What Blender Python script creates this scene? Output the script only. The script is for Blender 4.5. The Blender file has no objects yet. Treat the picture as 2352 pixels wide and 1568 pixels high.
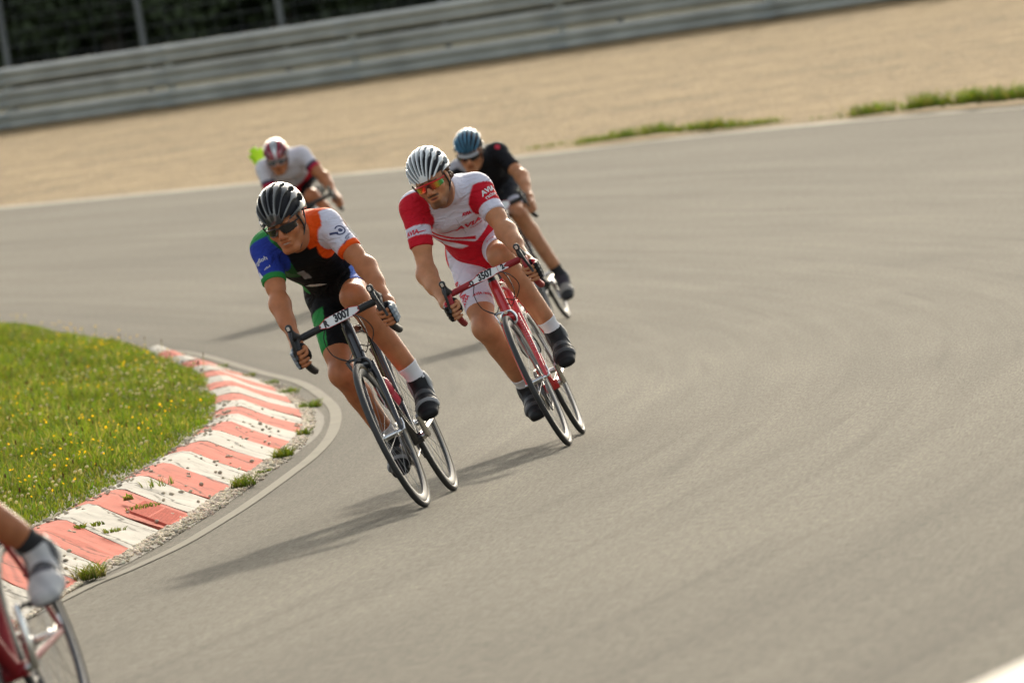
import bpy, bmesh, math, random
import numpy as np
from mathutils import Vector, Matrix
from mathutils.bvhtree import BVHTree

random.seed(7); RNG = np.random.default_rng(7)
S = bpy.context.scene
COL = S.collection

# ------------------------------------------------------------------ camera
CAM_H = 1.73
ROLL = math.radians(9.5)
PITCH = math.atan(600.0/18700.0)
cam_d = bpy.data.cameras.new("camera")
cam = bpy.data.objects.new("camera", cam_d); COL.objects.link(cam)
cam_d.sensor_width = 36.0
cam_d.lens = 18700.0/2352.0*36.0
cam_d.clip_end = 2000
cam_d.clip_start = 1.0
cam.matrix_world = Matrix.Translation((0, 0, CAM_H)) @ Matrix.Rotation(math.pi/2-PITCH, 4, 'X') @ Matrix.Rotation(-ROLL, 4, 'Z')
cam_d.dof.use_dof = True
cam_d.dof.focus_distance = 36.6
cam_d.dof.aperture_fstop = cam_d.lens/46.0
S.camera = cam

# ------------------------------------------------------------------ light
SUN_EL, SUN_AZ = math.radians(23.3), math.radians(9.0)     # azimuth right of the view direction (+Y)
w = bpy.data.worlds.new("World"); S.world = w; w.use_nodes = True
nt = w.node_tree; bg = nt.nodes["Background"]
sky = nt.nodes.new("ShaderNodeTexSky"); sky.sky_type = 'NISHITA'; sky.sun_disc = False
sky.sun_elevation = SUN_EL; sky.sun_rotation = SUN_AZ
sky.air_density = 1.0; sky.dust_density = 3.5; sky.ozone_density = 1.0
hs_ = nt.nodes.new('ShaderNodeHueSaturation'); hs_.inputs['Saturation'].default_value = .5; nt.links.new(sky.outputs[0], hs_.inputs['Color']); wm_ = nt.nodes.new('ShaderNodeVectorMath'); wm_.operation = 'MULTIPLY'; wm_.inputs[1].default_value = (1.0, .975, .90); nt.links.new(hs_.outputs[0], wm_.inputs[0]); nt.links.new(wm_.outputs[0], bg.inputs[0]); bg.inputs[1].default_value = 0.15
sd = bpy.data.lights.new("sun", 'SUN'); sd.energy = 1.9; sd.angle = math.radians(2.4); sd.color = (1.0, 0.88, 0.69)
so = bpy.data.objects.new("sun", sd); COL.objects.link(so)
sdir = Vector((math.sin(SUN_AZ)*math.cos(SUN_EL), math.cos(SUN_AZ)*math.cos(SUN_EL), math.sin(SUN_EL)))
so.rotation_euler = sdir.to_track_quat('Z', 'Y').to_euler()
S.view_settings.view_transform = 'Standard'; S.view_settings.look = 'None'
S.view_settings.exposure = 1.0; S.view_settings.gamma = 1.0
S.cycles.max_bounces = 6; S.cycles.transparent_max_bounces = 8

# ------------------------------------------------------------------ helpers
def tag(o, label=None, cat=None, group=None, kind=None):
    if label: o['label'] = label
    if cat: o['category'] = cat
    if group: o['group'] = group
    if kind: o['kind'] = kind
    return o

def mesh_obj(name, V, F, mat=None, parent=None, smooth=False, col=None, mats=None, midx=None):
    me = bpy.data.meshes.new(name)
    V = np.asarray(V, dtype=np.float32)
    if isinstance(F, np.ndarray):
        n, k = F.shape
        me.vertices.add(len(V)); me.vertices.foreach_set('co', V.ravel())
        me.loops.add(n*k); me.loops.foreach_set('vertex_index', F.astype(np.int32).ravel())
        me.polygons.add(n); me.polygons.foreach_set('loop_start', np.arange(0, n*k, k, dtype=np.int32))
        try: me.polygons.foreach_set('loop_total', np.full(n, k, dtype=np.int32))
        except Exception: pass
        me.update(calc_edges=True)
    else:
        me.from_pydata([tuple(map(float, v)) for v in V], [], F); me.update()
    if smooth:
        me.polygons.foreach_set('use_smooth', np.ones(len(me.polygons), dtype=bool))
    if col is not None:
        a = me.color_attributes.new('col', 'FLOAT_COLOR', 'POINT')
        c4 = np.ones((len(V), 4), dtype=np.float32); c4[:, :3] = col
        a.data.foreach_set('color', c4.ravel())
    o = bpy.data.objects.new(name, me); COL.objects.link(o)
    if mats:
        for m in mats: me.materials.append(m)
        if midx is not None: me.polygons.foreach_set('material_index', np.asarray(midx, dtype=np.int32))
    elif mat: me.materials.append(mat)
    if parent: o.parent = parent
    return o

class MB:
    """collects shapes, builds ONE mesh"""
    def __init__(s): s.V = []; s.F = []; s.n = 0
    def add(s, V, F):
        V = np.asarray(V, float); s.V.append(V); s.F += [tuple(int(i)+s.n for i in f) for f in F]; s.n += len(V); return s
    def box(s, c, sz, R=None, bev=0.0):
        x, y, z = [q/2 for q in sz]; P = []
        if bev <= 0:
            P = [(a*x, b*y, d*z) for a in (-1, 1) for b in (-1, 1) for d in (-1, 1)]
            F = [(0,1,3,2),(4,6,7,5),(0,4,5,1),(2,3,7,6),(0,2,6,4),(1,5,7,3)]
        else:
            bm = bmesh.new(); bmesh.ops.create_cube(bm, size=1.0)
            for v in bm.verts: v.co = Vector((v.co.x*sz[0], v.co.y*sz[1], v.co.z*sz[2]))
            bmesh.ops.bevel(bm, geom=bm.edges[:], offset=bev, segments=2, affect='EDGES')
            bm.verts.index_update(); P = [tuple(v.co) for v in bm.verts]; F = [tuple(v.index for v in f.verts) for f in bm.faces]; bm.free()
        P = np.array(P)
        if R is not None: P = P @ np.asarray(R).T
        return s.add(P+np.asarray(c), F)
    def tube(s, pts, r, n=10, cap=True, flat=None):
        P = np.array([np.array(p, float) for p in pts]); m = len(P)
        r = np.broadcast_to(np.asarray(r, float), (m,)) if np.ndim(r) <= 1 else r
        T = np.gradient(P, axis=0); T /= np.linalg.norm(T, axis=1)[:, None]+1e-12
        ref = np.array([0, 0, 1.]) if abs(T[0][2]) < .9 else np.array([1., 0, 0])
        N = np.cross(T[0], ref); N /= np.linalg.norm(N); V = []
        for i in range(m):
            N = N - T[i]*(N@T[i]); N /= np.linalg.norm(N)+1e-12
            B = np.cross(T[i], N)
            for k in range(n):
                a = 2*math.pi*k/n
                V.append(P[i]+r[i]*(math.cos(a)*N+math.sin(a)*B))
        F = [(i*n+k, i*n+(k+1) % n, (i+1)*n+(k+1) % n, (i+1)*n+k) for i in range(m-1) for k in range(n)]
        if cap: F += [tuple(range(n))[::-1], tuple((m-1)*n+k for k in range(n))]
        V = np.array(V)
        if flat is not None:
            pass
        return s.add(V, F)
    def lathe_x(s, prof, cy, cz, n=72):
        """prof: closed list of (x, r) revolved about the x axis through (cy,cz)"""
        m = len(prof); V = []; F = []
        for i in range(n):
            a = 2*math.pi*i/n
            for x, r in prof: V.append((x, cy+r*math.cos(a), cz+r*math.sin(a)))
        for i in range(n):
            j = (i+1) % n
            for k in range(m):
                l = (k+1) % m
                F.append((i*m+k, i*m+l, j*m+l, j*m+k))
        return s.add(V, F)
    def build(s, name, mat, parent=None, smooth=True, xf=None):
        V = np.concatenate(s.V)
        if xf is not None: V = xf(V)
        o = mesh_obj(name, V, s.F, mat, parent, smooth)
        if smooth:
            try:
                me = o.data; bm = bmesh.new(); bm.from_mesh(me)
                bmesh.ops.recalc_face_normals(bm, faces=bm.faces)
                for e in bm.edges:
                    if len(e.link_faces) == 2 and e.calc_face_angle(0) > math.radians(38): e.smooth = False
                bm.to_mesh(me); bm.free()
            except Exception: pass
        return o

def spline(pts, n=8):
    P = np.array(pts, float); out = []
    Q = np.vstack([2*P[0]-P[1], P, 2*P[-1]-P[-2]])
    for i in range(1, len(Q)-2):
        for t in np.linspace(0, 1, n, endpoint=False):
            a, b, c, d = Q[i-1], Q[i], Q[i+1], Q[i+2]
            out.append(.5*((2*b)+(-a+c)*t+(2*a-5*b+4*c-d)*t*t+(-a+3*b-3*c+d)*t**3))
    out.append(P[-1]); return np.array(out)

# ------------------------------------------------------------------ materials
def nodes(m): m.use_nodes = True; return m.node_tree.nodes, m.node_tree.links
def mat(name, color, rough=.6, metal=0., var=.0, vscale=40., bump=0., bscale=200., coat=0., spec=.5, attr=False, sss=0., sheen=0., wrinkle=0.):
    m = bpy.data.materials.new(name); N, L = nodes(m); b = N['Principled BSDF']
    b.inputs['Roughness'].default_value = rough; b.inputs['Metallic'].default_value = metal
    b.inputs['Coat Weight'].default_value = coat; b.inputs['Specular IOR Level'].default_value = spec
    b.inputs['Base Color'].default_value = (*color, 1)
    tc = N.new('ShaderNodeTexCoord'); src = None
    if attr:
        a = N.new('ShaderNodeAttribute'); a.attribute_name = 'col'; src = a.outputs['Color']
    if var > 0:
        nz = N.new('ShaderNodeTexNoise'); nz.inputs['Scale'].default_value = vscale; nz.inputs['Detail'].default_value = 4
        L.new(tc.outputs['Object'], nz.inputs['Vector'])
        mr = N.new('ShaderNodeMapRange'); mr.inputs[1].default_value = .3; mr.inputs[2].default_value = .7
        mr.inputs[3].default_value = 1-var; mr.inputs[4].default_value = 1+var; L.new(nz.outputs[0], mr.inputs[0])
        mx = N.new('ShaderNodeVectorMath'); mx.operation = 'MULTIPLY'
        if src is not None: L.new(src, mx.inputs[0])
        else: mx.inputs[0].default_value = color
        L.new(mr.outputs[0], mx.inputs[1]); L.new(mx.outputs[0], b.inputs['Base Color'])
        mr2 = N.new('ShaderNodeMapRange'); mr2.inputs[3].default_value = max(.02, rough-.08); mr2.inputs[4].default_value = min(1, rough+.08)
        L.new(nz.outputs[0], mr2.inputs[0]); L.new(mr2.outputs[0], b.inputs['Roughness'])
    elif src is not None: L.new(src, b.inputs['Base Color'])
    h = None
    if wrinkle > 0:
        n1 = N.new('ShaderNodeTexNoise'); n1.inputs['Scale'].default_value = 9; n1.inputs['Detail'].default_value = 2; n1.inputs['Distortion'].default_value = 1.2
        mp = N.new('ShaderNodeMapping'); mp.inputs['Scale'].default_value = (1.2, 1.0, 2.2); mp.inputs['Rotation'].default_value = (.5, .7, .3)
        L.new(tc.outputs['Object'], mp.inputs[0]); L.new(mp.outputs[0], n1.inputs['Vector'])
        bp = N.new('ShaderNodeBump'); bp.inputs['Strength'].default_value = wrinkle; bp.inputs['Distance'].default_value = .02
        L.new(n1.outputs[0], bp.inputs['Height']); h = bp
    if bump > 0:
        n2 = N.new('ShaderNodeTexNoise'); n2.inputs['Scale'].default_value = bscale; n2.inputs['Detail'].default_value = 3
        L.new(tc.outputs['Object'], n2.inputs['Vector'])
        bp = N.new('ShaderNodeBump'); bp.inputs['Strength'].default_value = bump; bp.inputs['Distance'].default_value = .003
        L.new(n2.outputs[0], bp.inputs['Height'])
        if h: L.new(h.outputs[0], bp.inputs['Normal'])
        h = bp
    if h: L.new(h.outputs[0], b.inputs['Normal'])
    if sss > 0:
        b.inputs['Subsurface Weight'].default_value = sss; b.inputs['Subsurface Radius'].default_value = (1, .35, .2); b.inputs['Subsurface Scale'].default_value = .008
    if sheen > 0: b.inputs['Sheen Weight'].default_value = sheen
    return m

def leafmat(name, trans=.35, rough=.6, tint=(1.25, 1.3, .6)):
    m = bpy.data.materials.new(name); N, L = nodes(m); b = N['Principled BSDF']; out = N['Material Output']
    a = N.new('ShaderNodeAttribute'); a.attribute_name = 'col'
    b.inputs['Roughness'].default_value = rough; b.inputs['Specular IOR Level'].default_value = .3
    L.new(a.outputs['Color'], b.inputs['Base Color'])
    t = N.new('ShaderNodeBsdfTranslucent'); vm = N.new('ShaderNodeVectorMath'); vm.operation = 'MULTIPLY'; vm.inputs[1].default_value = tint
    L.new(a.outputs['Color'], vm.inputs[0]); L.new(vm.outputs[0], t.inputs[0])
    mx = N.new('ShaderNodeMixShader'); mx.inputs[0].default_value = trans
    L.new(b.outputs[0], mx.inputs[1]); L.new(t.outputs[0], mx.inputs[2]); L.new(mx.outputs[0], out.inputs[0])
    return m

# ------------------------------------------------------------------ terrain
def zt(y):
    y = np.asarray(y, float); t = np.clip(y-50, 0, 25)
    return 0.03*t*t/50+0.03*np.clip(np.minimum(y, 170)-75, 0, 1e9)

def grid_sheet(name, xs_fn, ys, nx, m, dz=0.0, kind='structure', lift=None):
    """xs_fn(y)->(x0,x1); follows the terrain"""
    V = []; F = []
    for y in ys:
        a, b = xs_fn(y)
        for i in range(nx+1):
            x = a+(b-a)*i/nx; V.append((x, y, float(zt(y))+dz+(lift(x, y) if lift else 0)))
    for j in range(len(ys)-1):
        for i in range(nx):
            q = j*(nx+1)+i; F.append((q, q+1, q+nx+2, q+nx+1))
    o = mesh_obj(name, V, F, m, smooth=True); tag(o, kind=kind); return o

def N_noise(N, L, vec, scale, detail=3, rough=.5, dist=0.):
    n = N.new('ShaderNodeTexNoise'); n.inputs['Scale'].default_value = scale; n.inputs['Detail'].default_value = detail
    n.inputs['Roughness'].default_value = rough; n.inputs['Distortion'].default_value = dist
    if vec is not None: L.new(vec, n.inputs['Vector'])
    return n
def N_range(N, L, src, a, b, c, d):
    m = N.new('ShaderNodeMapRange'); L.new(src, m.inputs[0])
    for i, v in enumerate((a, b, c, d)): m.inputs[i+1].default_value = v
    return m
def N_math(N, L, op, a, b):
    m = N.new('ShaderNodeMath'); m.operation = op
    for i, v in enumerate((a, b)):
        if isinstance(v, (int, float)): m.inputs[i].default_value = v
        else: L.new(v, m.inputs[i])
    return m

# --- asphalt
TC = (-91.0, 47.0)     # centre of the bend
def asphalt_mat():
    m = bpy.data.materials.new('asphalt'); N, L = nodes(m); b = N['Principled BSDF']
    tc = N.new('ShaderNodeTexCoord'); P = tc.outputs['Object']
    sep = N.new('ShaderNodeSeparateXYZ'); L.new(P, sep.inputs[0])
    dx = N_math(N, L, 'SUBTRACT', sep.outputs[0], TC[0]); dy = N_math(N, L, 'SUBTRACT', sep.outputs[1], TC[1])
    r2 = N_math(N, L, 'ADD', N_math(N, L, 'MULTIPLY', dx.outputs[0], dx.outputs[0]).outputs[0], N_math(N, L, 'MULTIPLY', dy.outputs[0], dy.outputs[0]).outputs[0])
    r = N_math(N, L, 'SQRT', r2.outputs[0], 0); th = N_math(N, L, 'ARCTAN2', dy.outputs[0], dx.outputs[0])
    cmb = N.new('ShaderNodeCombineXYZ'); L.new(N_math(N, L, 'MULTIPLY', r.outputs[0], 1.6).outputs[0], cmb.inputs[0])
    L.new(N_math(N, L, 'MULTIPLY', th.outputs[0], 7.0).outputs[0], cmb.inputs[1])
    st = N_noise(N, L, cmb.outputs[0], 1.0, 5, .62)
    cm2 = N.new('ShaderNodeCombineXYZ'); L.new(N_math(N, L, 'MULTIPLY', r.outputs[0], 9.0).outputs[0], cm2.inputs[0])
    L.new(N_math(N, L, 'MULTIPLY', th.outputs[0], 24.0).outputs[0], cm2.inputs[1])
    st2 = N_noise(N, L, cm2.outputs[0], 1.0, 4, .6)
    big = N_noise(N, L, P, .22, 4, .55)
    sp = N.new('ShaderNodeTexVoronoi'); sp.inputs['Scale'].default_value = 110; L.new(P, sp.inputs['Vector'])
    fine = N_noise(N, L, P, 70, 3, .7)
    f = N_math(N, L, 'MULTIPLY', N_range(N, L, st.outputs[0], .3, .7, .76, 1.16).outputs[0], N_range(N, L, st2.outputs[0], .35, .65, .88, 1.07).outputs[0])
    f = N_math(N, L, 'MULTIPLY', f.outputs[0], N_range(N, L, big.outputs[0], .3, .7, .88, 1.1).outputs[0])
    cm3 = N.new('ShaderNodeCombineXYZ'); L.new(N_math(N, L, 'MULTIPLY', r.outputs[0], 105.0).outputs[0], cm3.inputs[0]); L.new(N_math(N, L, 'MULTIPLY', th.outputs[0], 640.0).outputs[0], cm3.inputs[1])
    gr1 = N_noise(N, L, cm3.outputs[0], 1.0, 3, .75)
    f = N_math(N, L, 'MULTIPLY', f.outputs[0], N_range(N, L, fine.outputs[0], .3, .7, .85, 1.15).outputs[0])
    f = N_math(N, L, 'MULTIPLY', f.outputs[0], N_range(N, L, gr1.outputs[0], .32, .68, .42, 1.58).outputs[0])
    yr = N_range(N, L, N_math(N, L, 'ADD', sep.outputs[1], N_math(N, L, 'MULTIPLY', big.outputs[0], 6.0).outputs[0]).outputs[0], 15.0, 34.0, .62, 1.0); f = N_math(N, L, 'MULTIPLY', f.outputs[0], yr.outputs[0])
    f = N_math(N, L, 'MULTIPLY', f.outputs[0], N_range(N, L, sp.outputs['Distance'], .0, .6, 1.18, .84).outputs[0])
    # darker unswept band along the inside edge of the bend (r ~ 89.9)
    # dark rubber lines laid along the bend, broken up along their length
    cm4 = N.new('ShaderNodeCombineXYZ'); L.new(N_math(N, L, 'MULTIPLY', r.outputs[0], 5.0).outputs[0], cm4.inputs[0]); L.new(N_math(N, L, 'MULTIPLY', th.outputs[0], 11.0).outputs[0], cm4.inputs[1])
    rub = N_noise(N, L, cm4.outputs[0], 1.0, 2, .5, .6); f = N_math(N, L, 'MULTIPLY', f.outputs[0], N_range(N, L, rub.outputs[0], .58, .70, 1.0, .76).outputs[0])
    ed = N_range(N, L, N_math(N, L, 'ADD', r.outputs[0], N_math(N, L, 'MULTIPLY', st.outputs[0], .8).outputs[0]).outputs[0], 90.1, 91.7, .66, 1.0)
    f = N_math(N, L, 'MULTIPLY', f.outputs[0], ed.outputs[0])
    vm = N.new('ShaderNodeVectorMath'); vm.operation = 'MULTIPLY'; vm.inputs[0].default_value = (.121, .110, .084); L.new(f.outputs[0], vm.inputs[1])
    L.new(vm.outputs[0], b.inputs['Base Color'])
    b.inputs['Roughness'].default_value = .95; b.inputs['Specular IOR Level'].default_value = .12
    bp = N.new('ShaderNodeBump'); bp.inputs['Strength'].default_value = .5; bp.inputs['Distance'].default_value = .003
    L.new(sp.outputs['Distance'], bp.inputs['Height']); L.new(bp.outputs[0], b.inputs['Normal'])
    return m

def gravel_mat():
    m = bpy.data.materials.new('gravel'); N, L = nodes(m); b = N['Principled BSDF']
    tc = N.new('ShaderNodeTexCoord'); P = tc.outputs['Object']
    v = N.new('ShaderNodeTexVoronoi'); v.inputs['Scale'].default_value = 14; L.new(P, v.inputs['Vector'])
    n1 = N_noise(N, L, P, .5, 5, .6); n2 = N_noise(N, L, P, 3.2, 5, .8)
    cr = N.new('ShaderNodeValToRGB'); L.new(n2.outputs[0], cr.inputs[0])
    e = cr.color_ramp.elements; e[0].position = .3; e[0].color = (.17, .115, .055, 1); e[1].position = .60; e[1].color = (.41, .30, .160, 1)
    f = N_math(N, L, 'MULTIPLY', N_range(N, L, n1.outputs[0], .3, .7, .76, 1.14).outputs[0], N_range(N, L, v.outputs['Distance'], 0, .7, 1.12, .7).outputs[0])
    vm = N.new('ShaderNodeVectorMath'); vm.operation = 'MULTIPLY'; L.new(cr.outputs[0], vm.inputs[0]); L.new(f.outputs[0], vm.inputs[1])
    # greener, dirtier verge close to the barrier
    sep = N.new('ShaderNodeSeparateXYZ'); L.new(P, sep.inputs[0])
    L.new(vm.outputs[0], b.inputs['Base Color'])
    b.inputs['Roughness'].default_value = .95; b.inputs['Specular IOR Level'].default_value = .1
    bp = N.new('ShaderNodeBump'); bp.inputs['Strength'].default_value = .8; bp.inputs['Distance'].default_value = .05
    L.new(v.outputs['Distance'], bp.inputs['Height']); L.new(bp.outputs[0], b.inputs['Normal'])
    return m

EDGE = [(-14, 116.), (-9.5, 108.), (-6.01, 101.37), (-3.68, 97.2), (-1.64, 93.66), (-.23, 91.3), (1.07, 89.49), (2.15, 88.16), (3.23, 86.4), (4.48, 84.01), (5.45, 81.68), (8.0, 75.5), (12., 66.), (17., 54.), (22., 38.), (25., 18.), (26., 0.)]
EX = spline(EDGE, 6)
GM = gravel_mat()
soil = mat('soil_earth', (.10, .085, .05), .95, var=.35, vscale=6, bump=.6, bscale=30)
# the ground, one sheet to beyond the horizon
grid_sheet('ground', lambda y: (-400, 400), [-60, 0, 30, 45, 50, 55, 60, 65, 70, 75, 90, 110, 130, 150, 169, 171, 300, 900], 1, soil, dz=-.06)
# racetrack asphalt
ys = list(np.arange(-20, 46, 6))+list(np.arange(46, 76, 2.0))+list(np.arange(76, 117, 4))
EXs = EX[np.argsort(EX[:, 1])]
def x_edge(y): return float(np.interp(y, EXs[:, 1], EXs[:, 0]))
EXx = EX[np.argsort(EX[:, 0])]
def x_edge_y(x): return np.interp(x, EXx[:, 0], EXx[:, 1])
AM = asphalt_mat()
V = []; F = []
ysv = sorted(set([round(y, 3) for y in ys]+[115.9]))
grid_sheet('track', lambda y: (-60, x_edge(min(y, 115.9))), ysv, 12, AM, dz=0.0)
# gravel trap outside the track
def xout(y): return x_edge(y)-.25
ysg = sorted(set([round(float(y), 2) for y in np.concatenate([np.arange(0, 46, 5), np.arange(46, 78, 2.), [78, 80.5, 83, 85.5, 88, 90.5, 93, 95.5, 98, 101, 104, 107, 110, 112.5]])]))
grid_sheet('gravel_trap', lambda y: (xout(y), 70), ysg, 4, GM, dz=-.012)
grid_sheet('gravel_verge', lambda y: (-60, 70), [112.5, 116, 120, 125, 130, 140, 150], 4, GM, dz=-.012)
paint = mat('worn_line_paint', (.170, .158, .125), .95, var=.12, vscale=1.5, bump=.2, bscale=120, spec=.1)
def ribbon(name, P, w0, m, dz, side=0.):
    P = np.asarray(P, float); T = np.gradient(P, axis=0); T /= np.linalg.norm(T, axis=1)[:, None]
    Nn = np.stack([T[:, 1], -T[:, 0]], 1); V = []; F = []
    wv = np.broadcast_to(w0, (len(P),))
    for i, p in enumerate(P):
        for s in (-.5, .5):
            q = p+Nn[i]*(s*wv[i]+side); V.append((q[0], q[1], float(zt(q[1]))+dz))
    for i in range(len(P)-1): F.append((2*i, 2*i+1, 2*i+3, 2*i+2))
    o = mesh_obj(name, V, F, m); return tag(o, kind='structure')
ribbon('outer_edge_line', EX, .35, mat('pale_line_paint', (.34, .31, .25), .95, var=.2, vscale=2, spec=.1), .004, 0.0)

# ------------------------------------------------------------------ kerb on the inside of the bend
KB = [((-2.38,34.24),(-2.24,33.9),(-1.86,32.75)),((-2.33,35.24),(-2.18,34.85),(-1.82,33.79)),((-2.25,36.25),(-2.1,35.8),(-1.73,34.75)),((-2.16,37.34),(-2.01,36.8),(-1.64,35.95)),((-2.08,38.46),(-1.93,37.9),(-1.55,37.1)),((-2.01,39.5),(-1.86,38.9),(-1.49,38.15)),((-1.94,40.66),(-1.79,40.),(-1.43,39.25)),((-1.88,41.78),(-1.73,41.1),(-1.37,40.4)),((-1.83,42.8),(-1.68,42.1),(-1.31,41.4)),((-1.79,43.9),(-1.64,43.2),(-1.26,42.4)),((-1.77,44.9),(-1.62,44.2),(-1.22,43.3)),((-1.76,45.95),(-1.61,45.2),(-1.2,44.2)),((-1.79,47.16),(-1.63,46.4),(-1.2,45.2)),((-1.82,48.4),(-1.66,47.5),(-1.22,46.3)),((-1.87,49.74),(-1.71,48.8),(-1.26,47.5)),((-1.93,51.1),(-1.77,50.1),(-1.32,48.8)),((-1.99,52.3),(-1.83,51.3),(-1.39,50.)),((-2.05,53.4),(-1.9,52.5),(-1.47,51.2)),((-2.11,54.5),(-1.98,53.7),(-1.56,52.5)),((-2.21,55.75),(-2.09,55.),(-1.69,54.)),((-2.32,56.94),(-2.21,56.3),(-1.84,55.6)),((-2.46,58.29),(-2.35,57.7),(-2.01,57.3)),((-2.58,59.4),(-2.48,59.),(-2.17,58.9)),((-2.70,60.5),(-2.62,60.3),(-2.38,60.6))]
first = KB[0]; 
pre = []
for k in range(7, 0, -1):
    pre.append(tuple((p[0]-.055*k-.006*k*k, p[1]-1.03*k) for p in first))
KB = pre+KB
KZ = (.10, .14, .0)
def paintmat(name, c, dark):
    m = bpy.data.materials.new(name); N, L = nodes(m); b = N['Principled BSDF']
    tc = N.new('ShaderNodeTexCoord'); P = tc.outputs['Object']
    mr_ = N.new('ShaderNodeMapping'); mr_.inputs['Rotation'].default_value = (0, 0, 1.22); L.new(P, mr_.inputs[0])
    mp = N.new('ShaderNodeMapping'); mp.inputs['Scale'].default_value = (1.1, 11., 6.); L.new(mr_.outputs[0], mp.inputs[0])
    n = N_noise(N, L, mp.outputs[0], 1.6, 6, .7, .3); n2 = N_noise(N, L, P, 3.5, 4, .6)
    cr = N.new('ShaderNodeValToRGB'); e = cr.color_ramp.elements
    e[0].position = .33; e[0].color = (*dark, 1); e[1].position = .43; e[1].color = (*c, 1)
    L.new(n.outputs[0], cr.inputs[0])
    vm = N.new('ShaderNodeVectorMath'); vm.operation = 'MULTIPLY'; L.new(cr.outputs[0], vm.inputs[0])
    n3 = N_noise(N, L, P, 45, 4, .7); wr = N_math(N, L, 'MULTIPLY', N_range(N, L, n2.outputs[0], .3, .7, .74, 1.06).outputs[0], N_range(N, L, n3.outputs[0], .33, .45, .72, 1.0).outputs[0]); sy_ = N.new('ShaderNodeSeparateXYZ'); L.new(mr_.outputs[0], sy_.inputs[0]); nd = N_noise(N, L, P, 2.2, 4, .6)
    yy_ = N_math(N, L, 'ADD', N_math(N, L, 'MULTIPLY', sy_.outputs[1], 2.9).outputs[0], N_math(N, L, 'MULTIPLY', nd.outputs[0], .75).outputs[0])
    fr_ = N_math(N, L, 'ABSOLUTE', N_math(N, L, 'SUBTRACT', N_math(N, L, 'FRACT', yy_.outputs[0], 0).outputs[0], .5).outputs[0], 0)
    ck = N_range(N, L, fr_.outputs[0], .010, .035, .30, 1.0); wr = N_math(N, L, 'MULTIPLY', wr.outputs[0], ck.outputs[0])
    L.new(wr.outputs[0], vm.inputs[1]); L.new(vm.outputs[0], b.inputs['Base Color'])
    b.inputs['Roughness'].default_value = .95; b.inputs['Specular IOR Level'].default_value = .1
    bp = N.new('ShaderNodeBump'); bp.inputs['Strength'].default_value = .4; bp.inputs['Distance'].default_value = .004
    L.new(n.outputs[0], bp.inputs['Height']); L.new(bp.outputs[0], b.inputs['Normal'])
    return m
KW = paintmat('kerb_paint_white', (.52, .49, .43), (.22, .20, .17))
KR = paintmat('kerb_paint_red', (.55, .135, .092), (.25, .06, .04))
kerb = bpy.data.objects.new('racing_kerb', None); COL.objects.link(kerb)
tag(kerb, 'long curved racing kerb of red and white painted concrete blocks beside the grass', 'kerb')
GR = {}
for i in range(len(KB)-1):
    a, b = KB[i], KB[i+1]
    def pt(q, z, s): return np.array([q[0], q[1], z+float(zt(q[1]))])
    # subdivide along the length and across so the block is a slightly worn solid
    rows = []; nl = 7
    prof = [(0, -.05), (0, .085), (.04, .10), (.5, .125), (1, .14), (1.12, .136), (1.5, .07), (1.94, .008), (2.0, -.004), (2.0, -.06)]
    gap = .012
    for j in range(nl):
        t = gap+(1-2*gap)*j/(nl-1); P3 = [(1-t)*np.array(a[k])+t*np.array(b[k]) for k in range(3)]
        row = []
        for s, z in prof:
            if s <= 1: p = P3[0]*(1-s)+P3[1]*s
            else: p = P3[1]*(2-s)+P3[2]*(s-1)
            jz = RNG.normal()*.0022 if .1 < s < 1.9 else 0
            ej = RNG.normal()*.012 if s > 1.9 else 0
            row.append((p[0]+ej, p[1], z+jz+float(zt(p[1]))))
        rows.append(row)
    m_ = len(prof); V = [p for r_ in rows for p in r_]
    F = [(j*m_+k, j*m_+k+1, (j+1)*m_+k+1, (j+1)*m_+k) for j in range(nl-1) for k in range(m_-1)]
    F += [tuple(range(m_)), tuple((nl-1)*m_+k for k in range(m_))[::-1]]
    red = (i-7) % 2 == 1
    # pattern: block between boundaries 0/1 is red
    o = mesh_obj('kerb_block', V, F, KR if red else KW, kerb)
# drain grate let into the red block between boundaries 3 and 4
KRD = mat('grate_red_paint', (.55, .125, .085), .95, var=.2, vscale=60, spec=.08)
mb = MB()
def kpt(k, t, s, dz):
    P3 = [(1-t)*np.array(KB[k][q])+t*np.array(KB[k+1][q]) for q in range(3)]
    q = P3[1]*(2-s)+P3[2]*(s-1); return (q[0], q[1], float(np.interp(s, [1, 1.12, 1.5, 1.94, 2], [.14, .136, .07, .008, -.004]))+dz)
for j in range(12):
    t = .22+.56*j/11; mb.tube([kpt(10, t, s, .001) for s in (1.42, 1.66, 1.95)], .0105, 6)
for s in (1.42, 1.68, 1.95): mb.tube([kpt(10, t, s, .0) for t in (.22, .78)], .012, 6)
mb.build('drain_grate', KRD, kerb)

WI = [(-2.35, 28.5), (-2.1, 30.5), (-1.89, 32.36), (-1.75, 33.2), (-1.58, 34.44), (-1.46, 35.82), (-1.35, 37.31), (-1.22, 39.52), (-1.13, 41.31), (-1.08, 43.46), (-1.10, 46.18), (-1.19, 48.6), (-1.42, 52.32), (-1.75, 55.38), (-2.36, 60.66), (-2.80, 62.9), (-3.5, 65.6), (-4.6, 69.5), (-7., 75.)]
WL = spline(WI, 6)
ribbon('inner_edge_line', WL, np.linspace(.055, .075, len(WL)), paint, .004, .045)
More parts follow.
